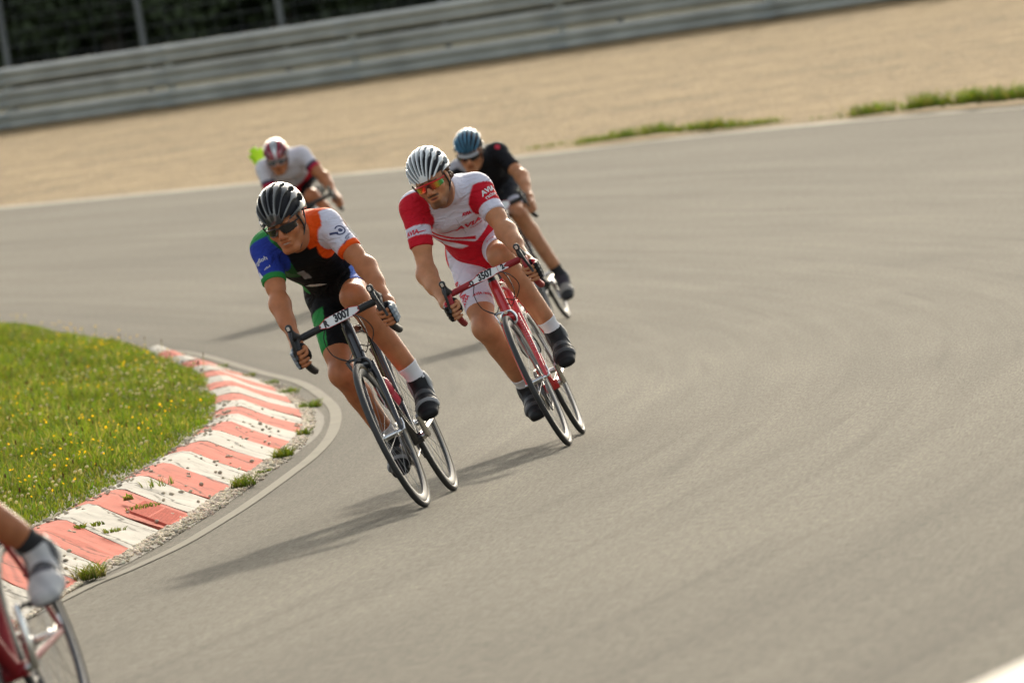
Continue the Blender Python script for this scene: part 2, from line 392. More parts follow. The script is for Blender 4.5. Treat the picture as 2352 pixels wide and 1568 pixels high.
# dirt and pebble strip under the stones
o_edge = np.array([b[2] for b in KB]); 
dirt = mat('shoulder_dirt', (.085, .075, .055), .95, var=.4, vscale=25, bump=.7, bscale=90)
V = []; F = []
wl_y = WL[:, 1]
for k, p in enumerate(o_edge):
    xi = p[0]-.12; xo = float(np.interp(p[1], wl_y, WL[:, 0]))-.02
    xo = min(xo, p[0]+.10*float(np.clip((52-p[1])/6, .05, 1)))
    for s in (0, 1):
        x = xi if s == 0 else xo
        V.append((x, p[1], float(zt(p[1]))+.003+(.004 if s == 0 else 0)))
for k in range(len(o_edge)-1): F.append((2*k, 2*k+1, 2*k+3, 2*k+2))
tag(mesh_obj('shoulder', V, F, dirt), kind='structure')

def ico():
    bm = bmesh.new(); bmesh.ops.create_icosphere(bm, subdivisions=1, radius=1.0)
    V = np.array([v.co[:] for v in bm.verts]); F = np.array([[v.index for v in f.verts] for f in bm.faces]); bm.free(); return V, F
IV, IF = ico()
def stones(name, P, r, cols, m, kind=None):
    n = len(P); nv = len(IV)
    sc = RNG.uniform(.65, 1.2, (n, 1, 3))*r[:, None, None]; sc[:, :, 2] *= .7
    an = RNG.uniform(0, 6.28, n); c, s = np.cos(an), np.sin(an)
    V = IV[None]*sc*(1+RNG.normal(size=(n, nv, 1))*.10)
    X = V[:, :, 0]*c[:, None]-V[:, :, 1]*s[:, None]; Y = V[:, :, 0]*s[:, None]+V[:, :, 1]*c[:, None]
    V = np.stack([X, Y, V[:, :, 2]], 2)+P[:, None]
    F = (IF[None]+(np.arange(n)*nv)[:, None, None]).reshape(-1, 3)
    return mesh_obj(name, V.reshape(-1, 3), F, m, col=np.repeat(cols, nv, 0))
stone_m = mat('pebble_stone', (.4, .35, .3), .8, attr=True, var=.25, vscale=120)
n = 5200
yy = RNG.uniform(30, 58, n); 
oy = o_edge[:, 1]; ox = o_edge[:, 0]
xi = np.interp(yy, oy, ox); xw = np.interp(yy, wl_y, WL[:, 0])
wd = np.minimum(np.clip(xw-xi-.03, .03, .2), .17)
u = RNG.beta(1.0, 1.9, n); xx = xi-.03+u*wd
P = np.stack([xx, yy, zt(yy)+.008], 1); r = RNG.uniform(.006, .017, n)*(1-.4*u)
keep = RNG.random(n) < np.clip(1.15-(yy-44)/9*.9, .12, 1)
base = np.array([.66, .55, .40]); cc = base*RNG.uniform(.55, 1.25, (n, 1))+RNG.normal(size=(n, 3))*.02
tag(stones('pebbles', P[keep], r[keep], np.clip(cc[keep], .05, .8), stone_m), kind='stuff', label='pale pebbles gathered between the painted kerb and the edge line', cat='pebbles')
# stray stones lying on the kerb
n = 420
ks = RNG.integers(6, 20, n); s = np.concatenate([RNG.beta(1, 2.4, n//2)*1.9, RNG.uniform(0, 1.95, n-n//2)]); t = RNG.random(n)
P = []
KBa = np.array(KB)
for i in range(n):
    k = ks[i]; q = KBa[k]*(1-t[i])+KBa[k+1]*t[i]
    if s[i] <= 1: p = q[0]*(1-s[i])+q[1]*s[i]; z = .10+.04*s[i]
    else: p = q[1]*(2-s[i])+q[2]*(s[i]-1); z = .14*(2-s[i])
    P.append((p[0], p[1], z+float(zt(p[1]))+.006))
cc = base*RNG.uniform(.45, 1.1, (n, 1))
tag(stones('stray_stones', np.array(P), RNG.uniform(.007, .015, n), cc, stone_m), kind='stuff', label='small loose stones scattered over the painted kerb blocks', cat='stones')

# ------------------------------------------------------------------ grass
def blades(name, B, H, W, lean, cols, m, parent=None, seg=3):
    """B (n,3) bases, H heights, W widths"""
    n = len(B); an = RNG.uniform(0, 2*np.pi, n); la = RNG.uniform(0, 2*np.pi, n)
    dx, dy = np.cos(an), np.sin(an); lx, ly = np.cos(la), np.sin(la)
    V = np.zeros((n, 2*seg+1, 3)); 
    for k in range(seg+1):
        t = k/seg; off = lean*H*t*t
        c = np.stack([B[:, 0]+lx*off, B[:, 1]+ly*off, B[:, 2]+H*t*(1-.25*lean*t)], 1)
        if k < seg:
            wv = (W*(1-t*.6))[:, None]*.5
            d = np.stack([dx, dy, np.zeros(n)], 1)*wv
            V[:, 2*k] = c-d; V[:, 2*k+1] = c+d
        else: V[:, 2*seg] = c
    base = (np.arange(n)*(2*seg+1))[:, None]
    Fq = []
    for k in range(seg-1):
        Fq += [base+np.array([[2*k, 2*k+1, 2*k+3]]), base+np.array([[2*k, 2*k+3, 2*k+2]])]
    k = seg-1; Fq.append(base+np.array([[2*k, 2*k+1, 2*seg]]))
    F = np.concatenate(Fq)
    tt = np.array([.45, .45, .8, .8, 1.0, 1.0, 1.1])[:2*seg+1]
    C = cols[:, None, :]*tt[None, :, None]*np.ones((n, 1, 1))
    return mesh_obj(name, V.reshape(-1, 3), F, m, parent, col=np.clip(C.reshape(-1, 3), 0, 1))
GRM = leafmat('grass_blade', .5, .6)
# the infield plateau
inner = np.array([b[0] for b in KB])
top = np.array([(-2.80, 61.4), (-3.0, 63.0), (-3.35, 65.0), (-3.7, 67.0), (-4.1, 69.5), (-4.7, 72.5), (-6.5, 77.5), (-12, 86.)])
bound = np.vstack([inner, top])                 # right-hand boundary as function of y
def x_in(y): return np.interp(y, bound[:, 1], bound[:, 0])
ysi = sorted(set(list(inner[:, 1])+list(top[:, 1])))
def infz(x, y): return .10+.05*np.clip((x_in(y)-x)/1.2, 0, 1)
grid_sheet('infield_ground', lambda y: (-30, float(x_in(y))+.005), ysi, 10, soil, dz=-.012, lift=lambda x, y: float(infz(x, y))+(.01 if x > -29 else 0))
def grass_cols(n, dry=.12):
    c = np.array([.106, .150, .017])*RNG.uniform(.55, 1.35, (n, 1)); c[:, 0] *= RNG.uniform(.75, 1.35, n)
    d = RNG.random(n) < dry; c[d] = np.array([.26, .22, .085])*RNG.uniform(.6, 1.2, (d.sum(), 1)); return c
N1 = 150000
yy = 30+52*RNG.random(N1)**1.15
xr = x_in(yy); depth = RNG.random(N1)**1.25*(1.0+ (yy-30)*.035+.8)
xx = xr+.03-depth
pn = np.sin(xx*4.1+1.3*np.sin(yy*1.1))*np.sin(yy*1.7+xx*2.)
hh = RNG.uniform(.035, .10, N1)*(1+.45*pn)*np.clip(.35+(xr-xx)*1.6, .35, 1.25)
C = grass_cols(N1, .14)*(1+.25*pn[:, None])
B3 = np.stack([xx, yy, zt(yy)+infz(xx, yy)-.01], 1)
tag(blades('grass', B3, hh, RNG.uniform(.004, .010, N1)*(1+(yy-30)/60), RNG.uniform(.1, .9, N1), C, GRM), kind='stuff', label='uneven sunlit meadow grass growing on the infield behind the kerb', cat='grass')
# weeds, taller stems with brown seed heads
def stems(name, B, H, headr, headl, ccol, scol, label, cat, flat=False, petals=0):
    V = []; F = []; Cc = []; k = 0
    for b, h in zip(B, H):
        lx, ly = RNG.normal(size=2)*.12*h; tip = b+np.array([lx, ly, h])
        a = RNG.uniform(0, 3.14); d = np.array([math.cos(a), math.sin(a), 0])*.0014
        V += [b-d, b+d, tip+d, tip-d]; F.append((k, k+1, k+2, k+3)); Cc += [scol]*4; k += 4
        hr = headr*RNG.uniform(.7, 1.2)
        if petals:
            nrm = np.array([lx*3, ly*3, .05]); nrm = nrm/np.linalg.norm(nrm)+RNG.normal(size=3)*.5; nrm /= np.linalg.norm(nrm)
            u = np.cross(nrm, [0.3, 1, .2]); u /= np.linalg.norm(u); v = np.cross(nrm, u)
            V.append(tip-nrm*.004); Cc.append(np.array(ccol)*.8); c0 = k; k += 1
            for q in range(petals):
                a = 2*math.pi*q/petals; rr = hr*(1 if q % 2 == 0 else .72)
                V.append(tip+rr*(math.cos(a)*u+math.sin(a)*v)); Cc.append(ccol)
            for q in range(petals): F.append((c0, k+q, k+(q+1) % petals))
            k += petals
        else:
            sc = np.array([hr, hr, headl*RNG.uniform(.7, 1.2)])
            VV = IV*sc+tip; V += list(VV); F += [tuple(int(i)+k for i in f) for f in IF]; k += len(IV)
            jj = RNG.uniform(.75, 1.2); Cc += [np.clip(np.array(ccol)*jj, 0, 1)]*len(IV)
    o = mesh_obj(name, V, F, GRM, col=np.array(Cc)); return tag(o, label, cat, kind='stuff')
def inf_pts(cl, n, sp, y0=None):
    P = []
    for (x, y) in cl:
        k = max(1, int(n*RNG.uniform(.6, 1.4)))
        q = np.array([x, y])+RNG.normal(size=(k, 2))*np.array([sp, sp*4]); P += list(q)
    P = np.array(P); P = P[P[:, 0] < x_in(P[:, 1])-.02]
    return np.stack([P[:, 0], P[:, 1], zt(P[:, 1])+infz(P[:, 0], P[:, 1])], 1)
ye = inf_pts([(-2.35, 40.5), (-2.2, 42.), (-2.1, 43.5), (-2.0, 45), (-2.05, 46.5), (-2.25, 44.5), (-2.5, 41), (-2.75, 39.2), (-2.6, 42.5), (-2.9, 52), (-2.8, 52.6), (-3.15, 51), (-2.5, 54.5), (-2.45, 57), (-2.7, 59), (-3.05, 61.5), (-3.3, 64), (-4.1, 69), (-3.5, 66), (-3.7, 63.5), (-2.9, 60), (-2.5, 56), (-2.35, 38.6), (-2.95, 38.), (-3.3, 66), (-3.0, 62.5), (-3.8, 68), (-2.6, 46), (-3.1, 48)], 13, .17)
stems('yellow_flowers', ye, RNG.uniform(.05, .13, len(ye)), .0078, .008, (.80, .46, .02), (.12, .16, .03), 'small yellow meadow flowers dotted through the infield grass', 'flowers', petals=8)
xx = RNG.uniform(-4.5, -1.9, 900); yw = RNG.uniform(33, 63, 900); kk = xx < x_in(yw)-.03
cl = [(-2.5, 37.3), (-2.6, 37.6), (-2.4, 38.), (-2.9, 37.), (-2.7, 36.6), (-2.5, 53), (-2.7, 54), (-2.95, 55), (-2.3, 55.5), (-2.3, 50)]
wh = np.vstack([inf_pts(cl, 22, .16), np.stack([xx[kk], yw[kk], zt(yw[kk])+infz(xx[kk], yw[kk])], 1)[:330]])
stems('clover_flowers', wh, RNG.uniform(.05, .12, len(wh)), .010, .008, (.62, .56, .46), (.12, .16, .03), 'pale clover flower heads scattered over the infield grass', 'flowers')
xx = RNG.uniform(-4.0, -1.8, 900); yb = RNG.uniform(34, 58, 900); kk = xx < x_in(yb)-.02
br = np.stack([xx[kk], yb[kk], zt(yb[kk])+infz(xx[kk], yb[kk])], 1)[:210]
stems('seed_heads', br, RNG.uniform(.10, .24, len(br)), .0040, .015, (.13, .065, .025), (.16, .15, .06), 'thin brown seed heads standing above the infield grass', 'weeds')

def tuft(x, y, r, h, n, label, z0=0., cat='grass tuft', broad=False, grp=None, name='grass_tuft', dry=.1):
    n = int(n*.75); r *= .8; h *= .85
    a = RNG.uniform(0, 6.28, n); rr = r*np.sqrt(RNG.random(n))
    B = np.stack([x+rr*np.cos(a), y+rr*np.sin(a)*1.6, np.full(n, z0+float(zt(y)))], 1)
    o = blades(name, B, RNG.uniform(.4, 1., n)*h, np.full(n, .016 if broad else .0065)*RNG.uniform(.7, 1.3, n), RNG.uniform(.4, 1.3, n), grass_cols(n, dry), GRM)
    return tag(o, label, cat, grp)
tuft(-1.38, 38.9, .075, .10, 190, 'bright spiky grass tuft at the kerb foot beside a thick bed of pebbles', .01)
tuft(-1.25, 41.5, .07, .09, 170, 'full grass tuft at the kerb foot near the widest point of the pebbles', .01)
tuft(-1.19, 43.9, .05, .07, 110, 'dark low grass tuft at the outermost corner of the kerb', .01)
tuft(-1.84, 32.9, .08, .11, 220, 'dry greenish weed clump at the kerb foot closest to the camera', .01, dry=.4)
tuft(-1.24, 48.0, .09, .08, 200, 'bright grass clump at the far foot of the kerb, nearest of the far clumps', .0)
tuft(-1.43, 51.0, .08, .07, 150, 'bright grass clump at the far foot of the kerb, second of the far clumps', .0)
tuft(-1.60, 53.2, .07, .05, 130, 'flat grass clump at the far foot of the kerb, third of the far clumps', .0)
tuft(-1.80, 55.2, .07, .05, 130, 'flat grass clump at the far foot of the kerb, fourth of the far clumps', .0)
tuft(-2.07, 57.6, .07, .05, 130, 'small grass clump at the very far end of the kerb', .0)
tuft(-1.95, 35.45, .085, .035, 34, 'broad leaved weed lying across a white kerb block near the camera', .10, 'weed', True, name='weed')
tuft(-1.83, 35.15, .06, .035, 90, 'small grass tuft in the joint beside the broad leaved weed', .075)
tuft(-1.75, 36.45, .10, .03, 120, 'thin mossy grass line growing in the joint in front of the drain grate', .10)
tuft(-1.84, 37.0, .030, .05, 26, 'yellowish weed sprouting at the corner of the drain grate', .12, 'weed', True, name='weed', dry=.7)
tuft(-1.75, 38.15, .10, .08, 36, 'sparse thin grass stems standing on a white kerb block', .11, dry=.4)
tuft(-1.32, 40.1, .05, .025, 80, 'tiny flat grass patch among the pebbles', .01)
# grass clumps at the far track edge
far = [(.75, 92.2, 40, .07), (1.25, 91.2, 120, .13), (1.6, 91., 150, .18), (1.95, 90.8, 150, .2), (2.25, 90.2, 90, .12), (2.5, 89.8, 150, .18), (2.6, 89.2, 80, .13), (2.85, 88.7, 70, .11), (3.05, 88.3, 60, .13), (3.75, 87.3, 10, .07), (4.12, 86.3, 160, .22), (4.65, 85.8, 220, .28), (5.1, 85.2, 240, .27), (5.45, 84.4, 220, .25), (5.8, 83.8, 220, .28)]
lab = ['sparse leftmost weed patch at the far track edge', 'low grass clump starting the left strip at the far edge', 'round tall grass clump in the left strip at the far edge', 'second tall grass clump in the left strip at the far edge', 'thin low grass in the middle of the left strip', 'bushy grass clump right of the thin gap in the left strip', 'even green grass clump towards the right of the left strip', 'low grass near the right end of the left strip', 'dark grass clump ending the left strip', 'isolated small grass clump between the two strips', 'tallest grass clump starting the right strip at the far edge', 'tall grass clump second in the right strip', 'tall grass clump in the middle of the right strip', 'darker grass clump fourth in the right strip', 'dark grass clump at the right picture edge beyond the track']
for k, (x, y, n_, h) in enumerate(far):
    q_ = RNG.normal(size=n_*2)*.12
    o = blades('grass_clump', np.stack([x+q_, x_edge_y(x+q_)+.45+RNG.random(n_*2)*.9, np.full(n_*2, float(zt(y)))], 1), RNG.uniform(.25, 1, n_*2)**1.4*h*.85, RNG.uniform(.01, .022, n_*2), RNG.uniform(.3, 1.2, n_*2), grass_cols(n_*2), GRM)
    tag(o, lab[k], 'grass clump')
tuft(-2.0, 95.2, .22, .10, 120, 'lone small green weed at the gravel edge far behind the red and white helmet', .0, 'weed', True, name='weed')
o = None

# ------------------------------------------------------------------ guardrail, fence, trees
RP = spline([(-34, 168.), (-22, 152.), (-14, 142.), (-7.9, 136.9), (-4.1, 133.2), (-.5, 130.5), (1.6, 129.2), (4.3, 127.2), (6.6, 125.5), (14, 120.), (28, 108.)], 8)
V = []; F = []
T_ = np.gradient(RP, axis=0); T_ /= np.linalg.norm(T_, axis=1)[:, None]
for i, p in enumerate(RP):
    for d_ in (.12, 6, 14, 26, 45):
        q = p+np.array([-T_[i][1], T_[i][0]])*d_*1.0; q = q if q[1] > p[1] else p-np.array([-T_[i][1], T_[i][0]])*d_
        V.append((q[0], q[1], float(zt(q[1]))+.006))
for i in range(len(RP)-1):
    for j in range(4): F.append((i*5+j, i*5+j+1, (i+1)*5+j+1, (i+1)*5+j))
tag(mesh_obj('woodland_floor', V, F, mat('woodland_floor_soil', (.035, .04, .02), .98, var=.4, vscale=2, spec=.05)), kind='structure')
galv = mat('galvanised_steel', (.40, .41, .375), .55, .1, var=.22, vscale=1.3, bump=.2, bscale=8, spec=.4)
galv2 = mat('galvanised_splice', (.33, .36, .36), .55, .25, var=.2, vscale=2)
gr = bpy.data.objects.new('guardrail', None); COL.objects.link(gr)
tag(gr, 'triple height galvanised steel guardrail running behind the gravel', 'guardrail')
T = np.gradient(RP, axis=0); T /= np.linalg.norm(T, axis=1)[:, None]; NR = np.stack([T[:, 1], -T[:, 0]], 1)
wprof = [(0, 0), (.02, .02), (.10, .05), (.115, .075), (.10, .10), (.02, .135), (.0, .155), (.02, .175), (.10, .21), (.115, .235), (.10, .26), (.02, .29), (0, .31)]
for rz in (.0, .365, .73):
    V = []; F = []
    for i, p in enumerate(RP):
        z0 = float(zt(p[1]))+rz
        for a, b in wprof:
            q = p+NR[i]*a; V.append((q[0], q[1], z0+b*1.0))
    k = len(wprof)
    for i in range(len(RP)-1):
        for j in range(k-1): F.append((i*k+j, (i+1)*k+j, (i+1)*k+j+1, i*k+j+1))
    o = mesh_obj('rail', V, F, galv, gr, smooth=True)
    md = o.modifiers.new('s', 'SOLIDIFY'); md.thickness = .004
# arc length positions
sl = np.concatenate([[0], np.cumsum(np.linalg.norm(np.diff(RP, axis=0), axis=1))])
def at_s(s): return np.array([np.interp(s, sl, RP[:, 0]), np.interp(s, sl, RP[:, 1])]), np.array([np.interp(s, sl, NR[:, 0]), np.interp(s, sl, NR[:, 1])])
for s in np.arange(1.0, sl[-1], 4.0):
    p, nn = at_s(s); q = p-nn*.09; a = math.atan2(nn[1], nn[0]); R = np.array([[math.cos(a), -math.sin(a), 0], [math.sin(a), math.cos(a), 0], [0, 0, 1]])
    MB().box((q[0], q[1], float(zt(q[1]))+.49), (.10, .10, 1.0), R, .008).build('guardrail_post', galv2, gr, False)
    if 8 < s < 60:
        mb = MB()
        for rz in (.0, .365, .73):
            qq = p+nn*.118; z0 = float(zt(qq[1]))+rz
            for zc in (.075, .235):
                mb.box((qq[0], qq[1], z0+zc*1.0), (.012, .34, .055), R, .004)
                for bz in (-.015, .015):
                    for by in (-.1, .1):
                        c_ = np.array([qq[0], qq[1], z0+zc*1.0])+R@np.array([.009, by, bz]); mb.box(c_, (.012, .022, .016), R)
        mb.build('splice_plate', galv2, gr, False)
fen = bpy.data.objects.new('debris_fence', None); COL.objects.link(fen)
tag(fen, 'tall grey wire debris fence on posts standing behind the guardrail', 'fence')
FP = RP-NR*1.3
slf = np.concatenate([[0], np.cumsum(np.linalg.norm(np.diff(FP, axis=0), axis=1))])
def f_at(s): return np.array([np.interp(s, slf, FP[:, 0]), np.interp(s, slf, FP[:, 1])])
# choose phase so that a post stands near x=-5.25
s0 = float(np.interp(-5.25, FP[:, 0], slf)); pst = np.arange(s0-3.3*8, slf[-1], 3.3)
fpm = mat('fence_post_steel', (.10, .11, .115), .7, .0, var=.15, vscale=2)
for s in pst:
    if s < 0: continue
    p = f_at(s); z = float(zt(p[1])); MB().tube([(p[0], p[1], z-.1), (p[0], p[1], z+3.4)], .055, 10).build('fence_post', fpm, fen)
mb = MB()
for k in range(14):
    hz = .15+k*.24
    mb.tube([(p[0], p[1], float(zt(p[1]))+hz) for p in FP[::2]], .004, 4, False)
for s in np.arange(1, slf[-1]-1, .60):
    p = f_at(s); z = float(zt(p[1])); mb.tube([(p[0]+.01, p[1], z+.1), (p[0]+.01, p[1], z+3.3)], .0025, 3, False)
mb.build('wire_mesh', fpm, fen, False)

V = []; F = []; ysh = [185, 195, 205, 220, 240, 270, 320]; hh_ = [0, 3, 7, 11, 13.5, 14, 14]  # dark bank added behind the trees to block bright sky in leaf gaps
for j, (y_, h_) in enumerate(zip(ysh, hh_)):
    for i in range(41): x_ = -200+i*10; V.append((x_, y_+.0, float(zt(y_))+h_*(1+.12*math.sin(x_*.07))-.02))
for j in range(6):
    for i in range(40): q = j*41+i; F.append((q, q+1, q+42, q+41))
tag(mesh_obj('hill', V, F, mat('hill_scrub', (.035, .045, .02), .95, var=.5, vscale=1.2, bump=1, bscale=3, spec=.05), smooth=True), kind='structure')
leafm = leafmat('dark_foliage', .18, .7, (1.1, 1.2, .6)); bark = mat('bark', (.09, .07, .05), .9, var=.3, vscale=8, bump=.8, bscale=20)
def leaf_cloud(cs, rs, n, size, base):
    cs = np.array(cs); rs = np.array(rs); k = RNG.integers(0, len(cs), n)
    d = RNG.normal(size=(n, 3)); d /= np.linalg.norm(d, axis=1)[:, None]; rad = RNG.random(n)**.45
    P = cs[k]+d*rad[:, None]*rs[k]
    u = RNG.normal(size=(n, 3)); u /= np.linalg.norm(u, axis=1)[:, None]
    v = np.cross(u, RNG.normal(size=(n, 3))); v /= np.linalg.norm(v, axis=1)[:, None]
    s = size*RNG.uniform(.6, 1.4, n)[:, None]
    V = np.stack([P-u*s, P+v*s*.45, P+u*s, P-v*s*.45], 1).reshape(-1, 3)
    F = np.arange(n*4).reshape(n, 4)
    tone = RNG.uniform(.6, 1.3, len(cs))[k]*RNG.uniform(.7, 1.3, n)
    return V, F, np.repeat(np.array(base)[None]*tone[:, None], 4, 0)
tl = ['broad dark tree at the left end of the row behind the fence', 'second dark tree from the left behind the fence', 'third dark tree from the left behind the fence', 'fourth dark tree from the left behind the fence', 'fifth dark tree from the left behind the fence', 'sixth dark tree from the left behind the fence', 'seventh dark tree from the left behind the fence', 'eighth dark tree from the left behind the fence', 'rightmost dark tree of the row behind the fence']
for k, x in enumerate([-19, -14.5, -10.6, -7.2, -3.6, .2, 4.5, 9.5, 15.]):
    y = 163-.75*x+RNG.uniform(-1, 1.5); z = float(zt(y)); H = RNG.uniform(6.5, 8)
    tr = bpy.data.objects.new('leafy_tree', None); COL.objects.link(tr); tr.location = (x, y, z)
    tag(tr, tl[k], 'tree', 'dark trees behind the fence')
    mb = MB(); mb.tube(spline([(0, 0, -.3), (.1, 0, 2), (0, .15, 5), (.1, 0, H-2)], 4), np.linspace(.28, .07, 13), 8)
    for q in range(7):
        a = RNG.uniform(0, 6.28); zz = RNG.uniform(1.5, H-3); L_ = RNG.uniform(1.5, 2.8)
        mb.tube([(0, 0, zz), (math.cos(a)*L_*.5, math.sin(a)*L_*.5, zz+.6), (math.cos(a)*L_, math.sin(a)*L_, zz+1.3)], [.09, .06, .03], 6)
    mb.build('trunk', bark, tr)
    cs = [(RNG.normal()*1.1, RNG.normal()*1.0, h_) for h_ in np.linspace(.6, H-1, 17)]+[(RNG.uniform(-2.2, 2.2), RNG.uniform(-1.5, 1.5), RNG.uniform(.5, H-2)) for _ in range(14)]
    rs = [RNG.uniform(.8, 1.5, 3) for _ in cs]
    V, F, C = leaf_cloud(cs, rs, 11000, .15, (.050, .066, .028))
    mesh_obj('crown', V, F, leafm, tr, col=C)
cs = [(x, 172-.75*x+RNG.uniform(-2.5, 2.5), float(zt(170))+RNG.uniform(.3, 7.5)) for x in RNG.uniform(-40, 30, 460)]
V, F, C = leaf_cloud(cs, [np.array([2.6, 2.2, 2.0])]*len(cs), 190000, .32, (.038, .050, .024))
tag(mesh_obj('woodland', V, F, leafm, col=C), 'dense dark woodland filling the space behind the row of trees', 'woodland', kind='stuff')

# low white concrete wall close to the camera, at the lower right corner
wm = mat('white_wall_paint', (.36, .33, .275), .8, var=.08, vscale=12, bump=.3, bscale=60)
A = np.array([.724, 14.85]); d = np.array([.124, .365]); d /= np.linalg.norm(d); nn = np.array([d[1], -d[0]])
mb = MB(); L_ = 5.0; c_ = A+d*(.2)+nn*.10; a = math.atan2(d[1], d[0]); R = np.array([[math.cos(a), -math.sin(a), 0], [math.sin(a), math.cos(a), 0], [0, 0, 1]])
mb.box((c_[0]+d[0]*.4, c_[1]+d[1]*.4, .44), (L_, .20, .12), R, .012); mb.box((c_[0]+d[0]*.4, c_[1]+d[1]*.4, .17), (L_-.04, .30, .42), R, .03)
tag(mb.build('concrete_barrier', wm, None, False), 'low white painted concrete barrier at the track side close to the camera', 'barrier')
# ================================================================== signed distance modelling
def surfnets(Fd, org, h):
    S0 = Fd < 0
    c = [S0[i:S0.shape[0]-1+i, j:S0.shape[1]-1+j, k:S0.shape[2]-1+k] for i in (0, 1) for j in (0, 1) for k in (0, 1)]
    anyi = c[0].copy(); alli = c[0].copy()
    for q in c[1:]: anyi |= q; alli &= q
    act = anyi & ~alli
    idx = np.argwhere(act); n = len(idx)
    ids = np.full(act.shape, -1, np.int32); ids[act] = np.arange(n, dtype=np.int32)
    offs = [(i, j, k) for i in (0, 1) for j in (0, 1) for k in (0, 1)]
    val = np.stack([Fd[idx[:, 0]+o[0], idx[:, 1]+o[1], idx[:, 2]+o[2]] for o in offs], 1)
    acc = np.zeros((n, 3)); cnt = np.zeros(n)
    for a in range(8):
        for b in range(a+1, 8):
            d = [offs[b][q]-offs[a][q] for q in range(3)]
            if sum(abs(x) for x in d) != 1: continue
            va, vb = val[:, a], val[:, b]; m = (va < 0) != (vb < 0)
            t = np.where(m, va/np.where(m, va-vb, 1), 0)
            acc[m] += np.array(offs[a])+t[m, None]*np.array(d); cnt[m] += 1
    V = (idx+acc/cnt[:, None])*h+org
    Fq = []
    for ax in range(3):
        o1, o2 = [(1, 2), (2, 0), (0, 1)][ax]
        sl = [slice(1, -1)]*3; sl[ax] = slice(0, -1); A = S0[tuple(sl)]
        sl2 = [slice(1, -1)]*3; sl2[ax] = slice(1, None); B = S0[tuple(sl2)]
        e = np.argwhere(A != B)
        if len(e) == 0: continue
        for q in range(3):
            if q != ax: e[:, q] += 1
        flip = S0[e[:, 0], e[:, 1], e[:, 2]]
        def g(a, b):
            f = e.copy(); f[:, o1] -= a; f[:, o2] -= b; return ids[f[:, 0], f[:, 1], f[:, 2]]
        Q = np.stack([g(1, 1), g(0, 1), g(0, 0), g(1, 0)], 1)
        Q[~flip] = Q[~flip][:, ::-1]
        Fq.append(Q)
    Fq = np.concatenate(Fq); Fq = Fq[(Fq >= 0).all(1)]
    return V, Fq

def nrm(v): v = np.asarray(v, float); return v/(np.linalg.norm(v)+1e-12)
def A3(*v): return np.array(v, float)
def frame(y, z):
    """columns x,y,z from a main axis y and an approximate z"""
    y = nrm(y); x = nrm(np.cross(y, z)); z = np.cross(x, y); return np.stack([x, y, z], 1)

def cone(a, b, ra, rb, k=.02, ax=None, sx=1.0, cut0=None, cut1=None): return ('c', A3(*a), A3(*b), ra, rb, k, ax, sx, cut0, cut1)
def ell(c, r, R=None, k=.02): return ('e', A3(*c), A3(*r), np.eye(3) if R is None else R, k)
def grow(pr, o):
    out = []
    for p in pr:
        p = list(p)
        if p[0] == 'c': p[3] += o; p[4] += o
        else: p[2] = p[2]+o
        out.append(tuple(p))
    return out

